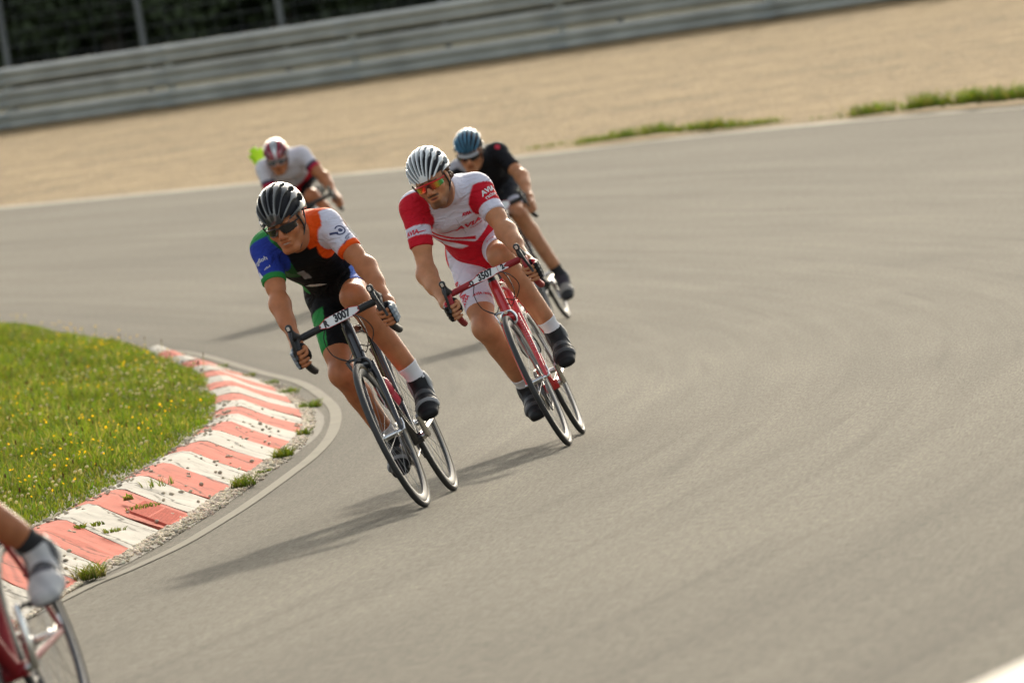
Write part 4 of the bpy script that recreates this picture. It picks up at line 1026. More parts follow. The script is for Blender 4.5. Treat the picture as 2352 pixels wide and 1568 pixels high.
def make_rider(spec, M):
    J = {k: A3(*v) for k, v in spec['J'].items()}; h = spec['h']; hf = spec['hf']; kA = spec.get('arm', 1.); kL = spec.get('leg', 1.)
    Minv = np.linalg.inv(M)[:3, :3]
    par = {}
    # torso frame
    hc = (J['hipR']+J['hipL'])/2+A3(0, 0, .03); sc = (J['sR']+J['sL'])/2; w = nrm(sc-hc); Lt = np.linalg.norm(sc-hc)
    u = J['sR']-J['sL']; u = nrm(u-w*(u@w)); u = nrm(u*.5+nrm(A3(1, 0, 0)-w*w[0])*.5); us = nrm(J['sR']-J['sL']); n = np.cross(w, u)
    RT = np.stack([u, w, n], 1)
    # head frame
    y, p, r = [math.radians(q) for q in spec['head_ypr']]
    fw = A3(-math.sin(y)*math.cos(p), -math.cos(y)*math.cos(p), -math.sin(p)); R0 = nrm(np.cross(fw, A3(0, 0, 1))); U0 = np.cross(R0, fw)
    Rw = math.cos(r)*R0-math.sin(r)*U0; Uw = math.cos(r)*U0+math.sin(r)*R0
    HR = Minv@np.stack([Rw, fw, Uw], 1); hs = spec.get('head_s', 1.0); HC = J['head']
    def H(x, y_, z): return HC+HR@A3(x, y_, z)*hs
    def toH(P): return ((P-HC)@HR)/hs
    nb = J['nb']
    def torso(off=0.):
        p = [ell(hc-n*.0, (.138, .112, .12), RT, .03), ell(J['hipR']-A3(.015, .02, -.01), (.080, .095, .095), k=.04), ell(J['hipL']-A3(-.015, .02, -.01), (.080, .095, .095), k=.04),
             cone(hc+w*.04, hc+w*.26-n*.022, .098, .108, .06, u, 1.30), ell(hc+w*(Lt*.66)-n*.02, (.162, .17, .112), RT, .06),
             cone(J['sR']-us*.03-n*.0, J['sL']+us*.03-n*.0, .066, .066, .06), cone(sc-w*.05-n*.03+us*.06, sc-w*.05-n*.03-us*.06, .075, .075, .05),
             cone(sc-w*.02+us*.09, nb, .05, .052, .05), cone(sc-w*.02-us*.09, nb, .05, .052, .05), cone(sc-w*.09+n*.045+us*.06, sc-w*.09+n*.045-us*.06, .062, .062, .05)]
        return grow(p, off)
    def arm(s, off=0., upper=None):
        sg = 1 if s == 'R' else -1; S_, E_, W_ = J['s'+s], J['e'+s], J['w'+s]; d = nrm(E_-S_); f = nrm(W_-E_)
        out = nrm(A3(sg, 0, 0)-d*(A3(sg, 0, 0)@d)); fr = nrm(np.cross(d, out)*sg)
        p = [ell(S_+d*.015, (.060*kA, .060*kA, .062*kA), k=.04), cone(S_, E_, .052*kA, .040*kA, .035, None, 1.0, None, upper)]
        L1_ = np.linalg.norm(E_-S_)
        if upper is not None:
            for q0, q1, oo, r0, r1 in ((.09, .19, fr*.010, .040, .038), (.08, .20, fr*-.014, .036, .034)):
                cc_ = (upper*L1_-q0)/(q1-q0)
                if cc_ > .1: p.append(cone(S_+d*q0+oo, S_+d*q1+oo, r0*kA, r1*kA, .03, None, 1, None, min(cc_, 9)))
        if upper is None:
            p += [cone(S_+d*.09+fr*.010, S_+d*.19+fr*.010, .040*kA, .038*kA, .03), cone(S_+d*.08-fr*.014, S_+d*.20-fr*.012, .036*kA, .034*kA, .03),
                  ell(E_, (.042*kA,)*3, k=.03), cone(E_+f*.015+out*.006, E_+f*.12+out*.006, .043*kA, .035*kA, .03), cone(E_, W_, .038*kA, .026, .03)]
        return grow(p, off)
    def leg(s, off=0., c1=None, part='all'):
        Hp, K, A = J['hip'+s], J['k'+s], J['a'+s]; d = nrm(K-Hp); f = nrm(A-K); kf = nrm(K-(Hp+A)/2); kf = nrm(kf-f*(kf@f)); L1 = np.linalg.norm(K-Hp)
        tf = nrm(kf-d*(kf@d))
        P = [cone(Hp+d*.02, K, .083*kL, .054*kL, .05, None, 1, None, c1)]
        if c1 is None or part == 'short':
            e = (c1 or 1.)*L1
            P += [cone(Hp+d*.12+tf*.018, Hp+d*min(.30, e-.03)+tf*.014, .060*kL, .050*kL, .04)]
        if part == 'all':
            P += [ell(K+kf*.008, (.053*kL,)*3, k=.03), ell(K+kf*.022, (.034*kL,)*3, k=.025), cone(K, A, .047*kL, .034, .03), cone(K+f*.06-kf*.016, K+f*.15-kf*.022, .044*kL, .043*kL, .04), cone(K+f*.15-kf*.022, A-f*.09-kf*.006, .043*kL, .030, .04),
                  cone(K+f*.05+kf*.006, A-f*.1+kf*.006, .030*kL, .026, .03), ell(A, (.036, .034, .036), k=.02)]
        return grow(P, off)
    def footframe(s):
        A, B = J['a'+s], J['b'+s]; v = A-B; al = math.atan2(v[2], -v[1]); p = al-math.radians(31)
        return A3(0, math.cos(p), -math.sin(p)), A3(0, math.sin(p), math.cos(p))
    def foot(s, off=0.):
        A, B = J['a'+s], J['b'+s]; f, nn = footframe(s)
        return grow([cone(A-nn*.045-f*.03, A-nn*.015, .030, .033, .03), cone(A-nn*.035, B+nn*.004, .032, .030, .03, A3(1, 0, 0), 1.15), cone(B+nn*.002, B+f*.055-nn*.006, .030, .022, .02, A3(1, 0, 0), 1.4)], off)
    # hands
    bars = {}
    def hand(s):
        sg = 1 if s == 'R' else -1; o = A3(sg, 0, 0); t = nrm(A3(0, -.30, -.95)); f = nrm(A3(0, .95, -.30)); c = A3(sg*.2, .955, .797)
        if s == 'L': c = c+A3(0, 0, .0)
        W_ = J['w'+s]; pr = []; fing = []
        for q, (dt_, sc_, rr) in enumerate(((-.030, 1., .0092), (-.009, 1.06, .0096), (.012, 1.0, .0092), (.031, .86, .0082))):
            m0 = c+o*.036-f*.014+t*dt_*.9; m1 = c+(o*.027+f*.014)*1.06+t*dt_; m2 = c+o*.004+f*.0275+t*dt_; m3 = c-o*(.012+.008*sc_)+f*.017+t*(dt_-.001)
            fing.append((m0, m1, m2, m3, rr))
            pr += [cone(m0, m1, rr*1.08, rr*1.0, .004), cone(m1, m2, rr, rr*.96, .004), cone(m2, m3, rr*.95, rr*.82, .004), ell(m1, (rr*1.06,)*3, k=.004)]
        tb = c-f*.030+o*.010-t*.034; t1 = c-f*.020-o*.014-t*.038; t2 = c-o*.0275+f*.000-t*.030; t3 = c-o*.024+f*.014-t*.014
        th = [cone(tb, t1, .0135, .0125, .01), cone(t1, t2, .0120, .0105, .006), cone(t2, t3, .0105, .0085, .004)]
        Rp = np.stack([o, t, f], 1)
        palm = [ell(c+o*.026-f*.024, (.017, .046, .030), Rp, .012), ell(c-f*.034+o*.006-t*.010, (.022, .034, .015), Rp, .012), cone(W_, c+o*.018-f*.038-t*.012, .0265, .0265, .02, None, 1.)]
        return dict(f=fing, prims=pr, palm=palm, thumb=th, c=c, o=o, t=t, fw=f, W=W_)
    hd = {s: hand(s) for s in 'RL'}
    # ---- head
    def hp(l, r, k=.012, R=None): return ell(H(*l), A3(*r)*hs, HR, k*hs)
    def hcn(a, b, ra_, rb_, k=.01): return cone(H(*a), H(*b), ra_*hs, rb_*hs, k*hs)
    head = [hp((0, -.012, .035), (.074, .094, .090), .02), hp((0, .035, -.022), (.059, .056, .072), .03), hcn((-.050, -.002, -.050), (-.020, .062, -.092), .022, .018, .02), hcn((.050, -.002, -.050), (.020, .062, -.092), .022, .018, .02),
            hcn((-.018, .066, -.094), (.018, .066, -.094), .018, .018, .02), hcn((0, .084, .018), (0, .108, -.020), .0085, .0125, .012), hp((-.013, .096, -.027), (.010, .011, .009), .008), hp((.013, .096, -.027), (.010, .011, .009), .008),
            hcn((-.034, .078, .030), (.034, .078, .030), .014, .014, .015), hp((-.044, .058, -.014), (.024, .024, .024), .02), hp((.044, .058, -.014), (.024, .024, .024), .02),
            hp((0, .076, -.055), (.030, .018, .024), .016), hcn((-.020, .088, -.0485), (.020, .088, -.0485), .0058, .0058, .005), hcn((-.016, .087, -.0665), (.016, .087, -.0665), .0068, .0068, .005),
            hp((.077, -.006, .0), (.010, .020, .031), .008), hp((-.077, -.006, .0), (.010, .020, .031), .008), hcn((0, -.03, -.03), (0, -.02, -.09), .055, .055, .03)]
    neck = [cone(nb, H(0, -.022, -.055), .058, .056, .04)]
    hsub = [hcn((-.019, .1005, -.0575), (.019, .1005, -.0575), spec.get('mouth', .0045), spec.get('mouth', .0045), .004), hp((-.032, .098, .008), (.015, .016, .011), .008), hp((.032, .098, .008), (.015, .016, .011), .008), hcn((-.006, .113, -.036), (-.006, .104, -.034), .003, .003, .003), hcn((.006, .113, -.036), (.006, .104, -.034), .003, .003, .003)]
    full = spec.get('full', True)
    # body: one mesh
    skinp = torso()+arm('R')+arm('L')+leg('R')+leg('L')+foot('R')+foot('L')+neck
    for s in 'RL': skinp += hd[s]['palm'][2:]
    V1, F1 = blob(skinp, h)
    Vs, Fs = [V1], [F1]; off = len(V1); zone = [np.zeros(len(V1), int)]
    cut = H(0, -.02, -.115); hn = nrm(neck[0][1]-H(0, -.02, -.06))
    f = Fld(*bounds(head+[neck[0]]), hf); f.add(head+grow(neck, .0012)); f.add(hsub, 's'); f.plane(nb*.55+H(0, -.022, -.055)*.45, nb-H(0, -.022, -.055)); V2, F2 = f.mesh()
    Vs.append(V2); Fs.append(F2+off); off += len(V2); zone.append(np.ones(len(V2), int))
    for s in 'RL':
        V3, F3 = blob(grow(hd[s]['palm'], .0006)+hd[s]['thumb']+hd[s]['prims'], spec['hh']); Vs.append(V3); Fs.append(F3+off); off += len(V3); zone.append(np.full(len(V3), 2))
    V = np.concatenate(Vs); F = np.concatenate(Fs); zone = np.concatenate(zone)
    C = np.tile(np.array(spec['skin']), (len(V), 1)); C *= 1+.05*np.sin(V@A3(31, 17, 23))[:, None]
    Q = toH(V); hz_ = zone == 1
    def soft(d, wd=.003): return np.clip(.5-d/wd, 0, 1)
    def blend(mask, c):
        nonlocal C
        C = C*(1-mask[:, None])+np.array(c)*mask[:, None]
    sk = np.array(spec['skin'])
    lips = soft(np.sqrt((Q[:, 0]/.021)**2+((Q[:, 2]+.057)/.0125)**2)-1, .5)*soft(.078-Q[:, 1], .006)*hz_; blend(lips, sk*np.array([.85, .62, .55]))
    mo = soft(np.sqrt((Q[:, 0]/.019)**2+((Q[:, 2]+.0575)/.0042)**2)-1, .4)*soft(.075-Q[:, 1], .006)*hz_; blend(mo*.85, spec.get('mouth_col', (.06, .02, .02)))
    ckl = soft((np.abs(np.abs(Q[:, 0])-.045)/.028)-.8, .8)*soft(np.abs(Q[:, 2]+.012)/.022-.8, .8)*hz_; blend(ckl*.25, sk*np.array([1.1, .72, .68]))
    nos = soft(np.sqrt((Q[:, 0]/.016)**2+((Q[:, 2]+.02)/.014)**2)-1, .6)*soft(.085-Q[:, 1], .006)*hz_; blend(nos*.3, sk*np.array([1.15, .72, .68]))
    for kk_, rr_ in (('kR', .075), ('kL', .075), ('eR', .05), ('eL', .05)):
        dd = np.linalg.norm(V-J[kk_], axis=1); blend(np.clip(1-dd/rr_, 0, 1)*.35*(zone == 0), sk*np.array([1.0, .72, .66]))
    lowf = np.sin(V@A3(23, 41, 17)+2*np.sin(V@A3(37, 11, 29)))*np.sin(V@A3(13, 29, 47)+1.3); C = C*(1+.07*lowf[:, None]*np.array([.6, 1.0, 1.2]))
    brow = soft(np.abs(Q[:, 2]-.030-.004*np.cos(Q[:, 0]*60))/.006-1, .5)*(np.abs(Q[:, 0]) > .012)*(np.abs(Q[:, 0]) < .05)*(Q[:, 1] > .06)*hz_; blend(brow*.8, spec['hair'])
    if spec.get('beard'):
        mus = soft(np.abs(Q[:, 2]+.040+.10*np.abs(Q[:, 0])*.6)/.0055-1, .7)*soft(np.abs(Q[:, 0])/.030-1, .2)*(Q[:, 1] > .06)*hz_; blend(mus*.85, spec['hair'])
        gt = soft(np.sqrt((Q[:, 0]/.022)**2+((Q[:, 2]+.090)/.016)**2)-1, .7)*(Q[:, 1] > .04)*hz_; blend(gt*.55, spec['hair'])
        jaw = soft((Q[:, 2]+.052+.35*(Q[:, 1]-.03))/.03, 1.)*(Q[:, 1] > -.01)*hz_*(1-lips); blend(jaw*.38, spec['hair'])
        jl = soft(np.abs(Q[:, 2]+.085-.30*(.05-Q[:, 1]))/.022-1, .8)*(Q[:, 1] > 0.0)*hz_*(1-lips); blend(jl*.30, spec['hair'])
    body = mesh_obj('person', V, F, M_skin, None, True, col=np.clip(C, 0, 1)); body.matrix_world = Matrix(M.tolist()); tag(body, spec['label'], 'person')
    # hair below the helmet
    hr = [hp((.062, -.022, .028), (.016, .050, .034), .01), hp((-.062, -.022, .028), (.016, .050, .034), .01), hp((0, -.060, .0), (.062, .045, .055), .02)]
    if spec.get('curls'):
        for _ in range(46):
            sx = -1 if RNG.random() < .6 else 1; hr.append(hp((sx*RNG.uniform(.066, .086), RNG.uniform(-.065, -.012), RNG.uniform(-.035, .045)), (RNG.uniform(.008, .014),)*3, .003))
    V, F = blob(hr, max(hf, .003)); mesh_obj('hair', V, F, M_hair if spec.get('curls') else mat('dark_hair', spec['hair'], .6, bump=1, bscale=250), body, True)
    # eyes
    for sx in (-1, 1):
        mb = MB(); mb.add(IV*.0118*hs+H(sx*.032, .078, .009), IF); e = mb.build('eye', M_white, body)
    # helmet
    he = spec['helmet']; rx, ry, rz = he.get('r', (.104, .142, .112)); hcz = .052; hcy = -.018
    X0, Y0, Z0 = -.125, -.175, -.03
    nn_ = (int(.25/he['h'])+1, int(.34/he['h'])+1, int(.24/he['h'])+1)
    g = [X0+he['h']*np.arange(nn_[0]), Y0+he['h']*np.arange(nn_[1]), Z0+he['h']*np.arange(nn_[2])]
    X, Y, Z = np.meshgrid(*g, indexing='ij'); x, yv, z = X, Y-hcy, Z-hcz
    ry_ = np.where(yv > 0, ry*.93, ry*1.08)
    def elD(a): k0 = np.sqrt((x/(rx-a))**2+(yv/(ry_-a))**2+(z/(rz-a))**2); k1 = np.sqrt((x/(rx-a)**2)**2+(yv/(ry_-a)**2)**2+(z/(rz-a)**2)**2)+1e-9; return k0*(k0-1)/k1
    D = elD(0); zo = he.get('pole', .040); phi = np.arctan2(x/rx, (z+zo)/(rz+zo)); tt = yv/ry_; rho = np.sqrt(x**2+(z+zo)**2)
    zc = (he.get('brim', .038)+.030*np.clip(1-((Y-.04)/.09)**2, -.6, 1)*.35+np.where(Y < 0, Y*.12, 0)+np.where(np.abs(X) > .06, -.006, 0))
    nv = he.get('nv', 9); ph0 = math.radians(he.get('span', 164))/nv; kf_ = np.round(phi/ph0+(.5 if nv % 2 == 0 else 0))-(.5 if nv % 2 == 0 else 0); dph = np.abs(phi-kf_*ph0)*rho
    odd = (np.round(np.abs(kf_)) % 2)
    wv = np.zeros_like(D)
    for (t0, tl, ww) in he.get('rows', ((.60, .34, .0135), (.02, .26, .0125), (-.52, .26, .011))):
        q = (tt-t0-.10*(odd-.5))/tl; wv = np.maximum(wv, ww*np.sqrt(np.clip(1-q*q, 0, 1)))
    wv = np.minimum(wv, ph0*rho*.5-he.get('rib', .0040))
    vent = dph-wv+np.where(wv < .002, .02, 0); vent = np.where(np.abs(kf_*ph0) > math.radians(84), .02, vent)
    D2 = np.maximum(D, -vent); D2 = np.maximum(D2, zc-Z)
    groove = .0016*np.cos(np.clip(phi/ph0, -8, 8)*2*math.pi)
    D2 = np.maximum(D2+groove*0, -(elD(.024)))
    V, F = surfnets(D2.astype(np.float32), np.array([X0, Y0, Z0]), he['h'])
    col = he['col'](V, hcy, hcz, rx, ry, rz, ph0)
    hl = mesh_obj('helmet', HC+(V@HR.T)*hs, F, M_helm, body, True, col=col)
    D3 = np.maximum(elD(.0205), zc+.003-Z); V, F = surfnets(D3[::1, ::1, ::1].astype(np.float32), np.array([X0, Y0, Z0]), he['h']); mesh_obj('liner', HC+(V@HR.T)*hs, F, M_liner, hl, True)
    # straps
    mb = MB()
    for sx in (-1, 1):
        for y0 in (.045, -.045):
            mb.tube(spline([H(sx*.088, y0, .030), H(sx*.083, y0*.4+.004, -.018), H(sx*.072, .014, -.050), H(sx*.030, .045, -.108), H(0, .052, -.118)], 5), .0042, 6)
    mb.build('strap', spec.get('strapm', M_black), hl)
    # glasses
    gl = spec['glasses']; V = []; Fq = []; Cc = []
    na, nz = 40, 8
    for i in range(na+1):
        al = math.radians(-64+128*i/na); ct = math.cos(al)
        ztp = gl.get('top', .022)+.004*math.cos(al*2)-.004*abs(math.sin(al))**2; low = gl.get('low', -.013)*(1-abs(math.sin(al))**5*.75); notch = .022*math.exp(-(al/math.radians(9))**2); zb = low+notch+gl.get('up', 0)
        if gl.get('split'): ztp -= .006*math.exp(-(al/math.radians(7))**2); zb += .012*math.exp(-(al/math.radians(8))**2)
        for j in range(nz+1):
            t = j/nz; z_ = zb*(1-t)+ztp*t; rr = 1-.05*(z_-.01)**2/.0004*.2
            V.append(H(.0815*math.sin(al), .018+.087*ct*rr, z_)); 
            a_ = math.degrees(al); Cc.append(gl['col'](a_, t))
    for i in range(na):
        for j in range(nz): q = i*(nz+1)+j; Fq.append((q, q+1, q+nz+2, q+nz+1))
    le = mesh_obj('glasses', np.array(V), Fq, gl['lens'], body, True, col=np.array(Cc)); md = le.modifiers.new('s', 'SOLIDIFY'); md.thickness = .0022
    mb = MB(); topl = [np.array(V[i*(nz+1)+nz]) for i in range(na+1)]
    mb.tube([H(-.080, -.01, .012)]+topl+[H(.080, -.01, .012)], gl.get('fr', .0034), 6)
    if gl.get('lower'): mb.tube([V[i*(nz+1)] for i in range(2, na-1)], .0022, 6)
    mb.build('glasses_frame', gl['frame'], le)
    # ---- clothing
    tp = torso(.0055)
    for s in 'RL': tp += grow(arm(s, 0, spec.get('sleeve', .62)), .0075)
    tp += [cone(nb-w*.01, H(0, -.022, -.055), .064, .062, .03, None, 1, None, spec.get('collar', .5))]
    if spec.get('belly'): tp += [cone(hc+w*.16+n*.050, hc+w*.03+n*.085+A3(.01, 0, 0), .085, .078, .04, u, 1.25)]
    f = Fld(*bounds(tp), h*.9); f.add(tp); f.plane(hc+w*spec.get('hem', .015), -w); V, F = f.mesh()
    L = dict(a=(V-sc)@us, b=(V-sc)@w, c=(V-sc)@n, V=V)
    for s in 'RL': L['t'+s], L['d'+s] = segd(V, J['s'+s], J['e'+s])
    L['sl'] = spec.get('sleeve', .62)
    # sleeve-local angle: 0 = front (towards the chest normal), + = outside
    jer = mesh_obj('jersey', V, F, M_cloth, body, True, col=np.clip(spec['jersey'](L), 0, 1))
    jb = BVHTree.FromPolygons([tuple(v) for v in V], [tuple(int(i) for i in q) for q in F])
    tp = grow([ell(hc-n*.0, (.138, .112, .12), RT, .03), ell(J['hipR']-A3(.015, .02, -.01), (.080, .095, .095), k=.04), ell(J['hipL']-A3(-.015, .02, -.01), (.080, .095, .095), k=.04), cone(hc+w*.04, hc+w*.22-n*.022, .098, .108, .06, u, 1.30)], .004)
    for s in 'RL': tp += leg(s, .0045, spec.get('short', .74), 'short')
    f = Fld(*bounds(tp), h*.9); f.add(tp); V, F = f.mesh()
    L = dict(V=V, b=(V-hc)@w, a=V[:, 0], c=(V-hc)@n)
    for s in 'RL': L['t'+s], L['d'+s] = segd(V, J['hip'+s], J['k'+s])
    L['J'] = J; L['sh'] = spec.get('short', .74)
    sho = mesh_obj('shorts', V, F, M_cloth, body, True, col=np.clip(spec['shorts'](L), 0, 1))
    sb = BVHTree.FromPolygons([tuple(v) for v in V], [tuple(int(i) for i in q) for q in F])
    # gloves
    if spec.get('gloves'):
        for s in 'RL':
            H_ = hd[s]; pr = grow(H_['palm'][:2], .0032)+[cone(H_['W']*.62+H_['c']*.38, H_['palm'][2][2], .028, .0295, .012, None, 1, .0, None)]
            for (m0, m1, m2, m3, rr) in H_['f']: pr.append(cone(m0, m1, rr*1.08+.0028, rr+.0026, .004, None, 1, None, 1.05)); pr.append(cone(m1, m2, rr+.0028, rr+.0026, .004, None, 1, None, .42))
            pr.append(ell(H_['c']-H_['fw']*.028-H_['o']*.020-H_['t']*.004, (.016, .036, .020), np.stack([H_['o'], H_['t'], H_['fw']], 1), .012))
            pr.append(cone(H_['thumb'][0][1], H_['thumb'][0][2], .0175, .0160, .008, None, 1, None, 1.)); pr.append(cone(H_['thumb'][1][1], H_['thumb'][1][2], .0150, .0138, .006, None, 1, None, .55)); 
            V, F = blob(pr, max(spec['hh'], .003)); d = V-H_['c']; mesh_obj('glove', V, F, M_shoe, body, True, col=spec['gloves'](d@H_['o'], d@H_['t'], d@H_['fw']))
    # socks and shoes
    for s in 'RL':
        K, A = J['k'+s], J['a'+s]; f_, nn = footframe(s); sh = nrm(K-A); sl = spec.get('sock', .085)
        tt = grow(leg(s, 0, None, 'all')[-5:], .0035)
        fld = Fld(*bounds([cone(A-sh*.03, A+sh*(sl+.02), .06, .06)]), .004); fld.add(tt); fld.plane(A+sh*sl, sh); fld.plane(A-sh*.03, -sh); V, F = fld.mesh(); mesh_obj('sock', V, F, spec['sockm'], body, True)
        B = J['b'+s]; shp = grow(foot(s), .0075+spec.get('shoe_grow', 0))+[cone(A-nn*.03, A+sh*.022, .041, .042, .02, None, 1, None, 1.)]
        lo, hi = bounds(shp); hs_ = spec.get('shh', .004); fl = Fld(lo, hi, hs_); fl.add(shp); fl.plane(B-nn*.0215, -nn)
        V, F = fl.mesh(); sx = (V-B)@f_; sz = (V-B)@nn; sy = V[:, 0]-B[0]
        shoe = mesh_obj('shoe', V, F, M_shoe, body, True, col=spec['shoe'](sx, sy, sz))
        fs = Fld(lo, hi, hs_); fs.add(grow(shp, .0015)); fs.plane(B-nn*.0185, nn); fs.plane(B-nn*.0235, -nn); V, F = fs.mesh(); mesh_obj('sole', V, F, M_black, shoe, True)
        for (x0, wd, tl, mm) in spec['straps']:
            fs = Fld(lo, hi, .0032); fs.add(grow(shp, .0028)); dv = nrm(f_+nn*tl); c_ = B+f_*x0+nn*.02
            fs.plane(c_+dv*wd, dv); fs.plane(c_-dv*wd, -dv); fs.plane(B-nn*.004, -nn)
            V, F = fs.mesh()
            if len(V): mesh_obj('shoe_strap', V, F, mm, shoe, True)
    # decals
    def on_torso(txt, a, b, size, rot, m, par=jer, bv=jb, bold=.002, shear=0., nm='lettering', sx=1.):
        V, F = (text_mesh(txt, size, bold, shear) if isinstance(txt, str) else poly_mesh(txt, size))
        V = V*A3(sx, 1, 1)
        c, s_ = math.cos(rot), math.sin(rot); U = -us*c+w*s_; Vv = us*s_+w*c
        return project(V, F, bv, sc+us*a+w*b, U, Vv, n, nm, m, par)
    def on_limb(txt, P0, P1, t, view, size, rot, m, par, bv, bold=.002, shear=0., nm='lettering', sx=1., shift=0.):
        """view: direction (local) from which it is read; text runs towards rider's left when rot = 0"""
        d = nrm(P1-P0); vw = nrm(view-d*(view@d)); side = np.cross(vw, d)   # horizontal reading direction
        V, F = txt if isinstance(txt, tuple) else (text_mesh(txt, size, bold, shear) if isinstance(txt, str) else poly_mesh(txt, size)); V = V*A3(sx, 1, 1)
        up = -d; right = np.cross(up, vw)
        c, s_ = math.cos(rot), math.sin(rot); U = right*c+up*s_; Vv = -right*s_+up*c
        return project(V, F, bv, P0+(P1-P0)*t+right*shift, U, Vv, vw, nm, m, par)
    for d in spec.get('decals', ()): d(dict(on_torso=on_torso, on_limb=on_limb, J=J, jer=jer, jb=jb, sho=sho, sb=sb, us=us, w=w, n=n, body=body, hl=hl, H=H, HR=HR, sc=sc, hc=hc))
    return body
# ================================================================== the five riders and their bicycles
BLK = (.008, .008, .009); WHT = (.70, .69, .80); RED = (.58, .012, .028); GRN = (.03, .26, .06); DGRN = (.02, .12, .03); BLU = (.025, .05, .34); ORG = (.88, .095, .008); GREY = (.30, .30, .31); LBLU = (.16, .26, .70)
def paint_by(nv, rules, base):
    C = np.tile(np.array(base, float), (nv, 1))
    for m, c in rules:
        m = np.clip(m, 0, 1)[:, None]; C = C*(1-m)+np.array(c)*m
    return C
def st(x, e=.003): return np.clip(.5+x/e, 0, 1)          # soft step, x>0 -> 1

# --- rider in the black, blue, green and orange kit
def jersey_one(L):
    V = L['V']; a, b, c = L['a'], L['b'], L['c']; n = len(V); sl = L['sl']; Ln = .285
    armR = st(.078-L['dR'])*st(L['tR']-.12, .03); armL = st(.078-L['dL'])*st(L['tL']-.10, .03)
    yokeR = st(a-.075)*st(b+.13-.25*(a-.08)); 
    R = []
    R.append((st(-a+.02)*st(b-.035), ORG))
    R.append((st(-a-.045)*st(b+.006), ORG))
    wh_ = st(-a-.098-.8*np.abs(b-.01))*st(c-.002+.30*np.clip(-a-.07, 0, 1))*st(.10-c)*st(b+.07); R.append((wh_, WHT))
    R.append((st(.060-np.sqrt((a+.132)**2+((b+.040)/1.2)**2), .004)*st(-a-.05)*st(c-.045), ORG))
    R.append((st(a-.055)*st(b+.16+.35*(a-.05)), DGRN))                                  # green right chest
    R.append((st(a-.03)*st(.062-a)*st(b+.20)*st(-b-.10)*st(c), GREY))
    R.append((st(a-.06)*st(.03-c)*st(b+.10), GRN))
    R.append((st(a-.105)*st(-b-.25), GRN))
    # right sleeve
    R.append((st(.088-L['dR'])*st(L['tR']+.02, .03), BLU)); R.append((armR*st(-.02-L['tR']-L['c']*1.2, .02), GRN)); R.append((armR*st((L['tR']-sl+.05)*Ln), GRN))
    # left sleeve
    R.append((armL*st(c-.002+.30*np.clip(-a-.07, 0, 1), .004), WHT)); R.append((armL*st(-(c-.002+.30*np.clip(-a-.07, 0, 1)), .004), ORG)); R.append((armL*st((L['tL']-sl+.055)*Ln), ORG))
    return paint_by(n, R, BLK)
def shorts_one(L):
    V = L['V']; n = len(V); R = []
    oR = V[:, 0]-L['J']['hipR'][0]
    K, Hp = L['J']['kR'], L['J']['hipR']; d = nrm(K-Hp); sd = V@nrm(A3(1, 0, 0)-d*d[0])-Hp@nrm(A3(1, 0, 0)-d*d[0])
    R.append((st(L['tR']-.28, .02)*st(sd-.012+.04*(L['tR']-.5)*-1)*st(.13-L['dR']), GRN))
    K, Hp = L['J']['kL'], L['J']['hipL']; d = nrm(K-Hp); sd = -(V@nrm(A3(1, 0, 0)-d*d[0])-Hp@nrm(A3(1, 0, 0)-d*d[0]))
    R.append((st(L['tL']-.25, .02)*st(sd-.008)*st(V[:, 0]*-1-.02), LBLU))
    return paint_by(n, R, BLK)
def helm_one(V, cy, cz, rx, ry, rz, p0):
    ph = np.arctan2(V[:, 0]/rx, (V[:, 2]-cz+.04)/(rz+.04)); t = (V[:, 1]-cy)/ry
    g = np.abs(np.cos(ph/p0*math.pi))
    return paint_by(len(V), [(st(.35-np.abs(np.mod(ph/p0, 2)-1), .3)*st(V[:, 2]-.07, .03), (.17, .17, .165)), (st(-t+.1, .4)*.6, (.22, .22, .21))], (.035, .036, .038))
# --- rider in white and red
def jersey_two(L):
    V = L['V']; a, b, c = L['a'], L['b'], L['c']; n = len(V); sl = L['sl']; Ln = .29
    armR = st(.082-L['dR'])*st(L['tR']-.02, .03); armL = st(.082-L['dL'])*st(L['tL']-.06, .03)
    R = []
    R.append((st(a-.095)*st(c+.03)*st(b+.155), RED))
    # diagonal stripes over the lower chest
    q = b+.16+ (a-.12)*(-.62)*-1
    q = b + .215 - .55*(a-.02)
    R.append((st(c-.0)*st(.009-np.abs(q-.026))*st(.16-a)*st(a+.10), RED)); R.append((st(c-.0)*st(.013-np.abs(q+.006))*st(.16-a)*st(a+.14), RED))
    R.append((st(c)*st(-q-.028-.25*np.abs(a-.13))*st(a-.05), RED))
    R.append((st(-(b+.285-.20*np.abs(a+.02)))*st(c+.05), RED))
    R.append((armR, RED))
    R.append((armR*st((L['tR']-.30)*Ln-.010*np.cos(c*60), .004), WHT)); R.append((armR*st((L['tR']-sl+.115)*Ln), RED))
    R.append((armL*st((L['tL']-.14+c*1.6)*Ln, .004), RED)); R.append((armL*st((L['tL']-sl+.13)*Ln), WHT))
    return paint_by(n, R, WHT)
def shorts_two(L):
    V = L['V']; n = len(V); R = [(st(.10-L['tR'], .01)*st(.10-L['tL'], .01), RED)]
    return paint_by(n, R, WHT)
def helm_two(V, cy, cz, rx, ry, rz, p0):
    ph = np.arctan2(V[:, 0]/rx, (V[:, 2]-cz+.04)/(rz+.04)); t = (V[:, 1]-cy)/ry; q = np.abs(ph/p0); fr = np.abs(np.abs(q)-1.5)
    return paint_by(len(V), [(st(.22-fr, .08)*st(.20-np.abs(t-.22), .05), (.20, .20, .22)), (st(.2-np.abs(q-3.5), .08)*st(.25-np.abs(t+.05), .05), (.20, .20, .22)), (st(.030-V[:, 2], .004)*st(-V[:, 1], .01), (.10, .10, .11))], (.76, .79, .80))
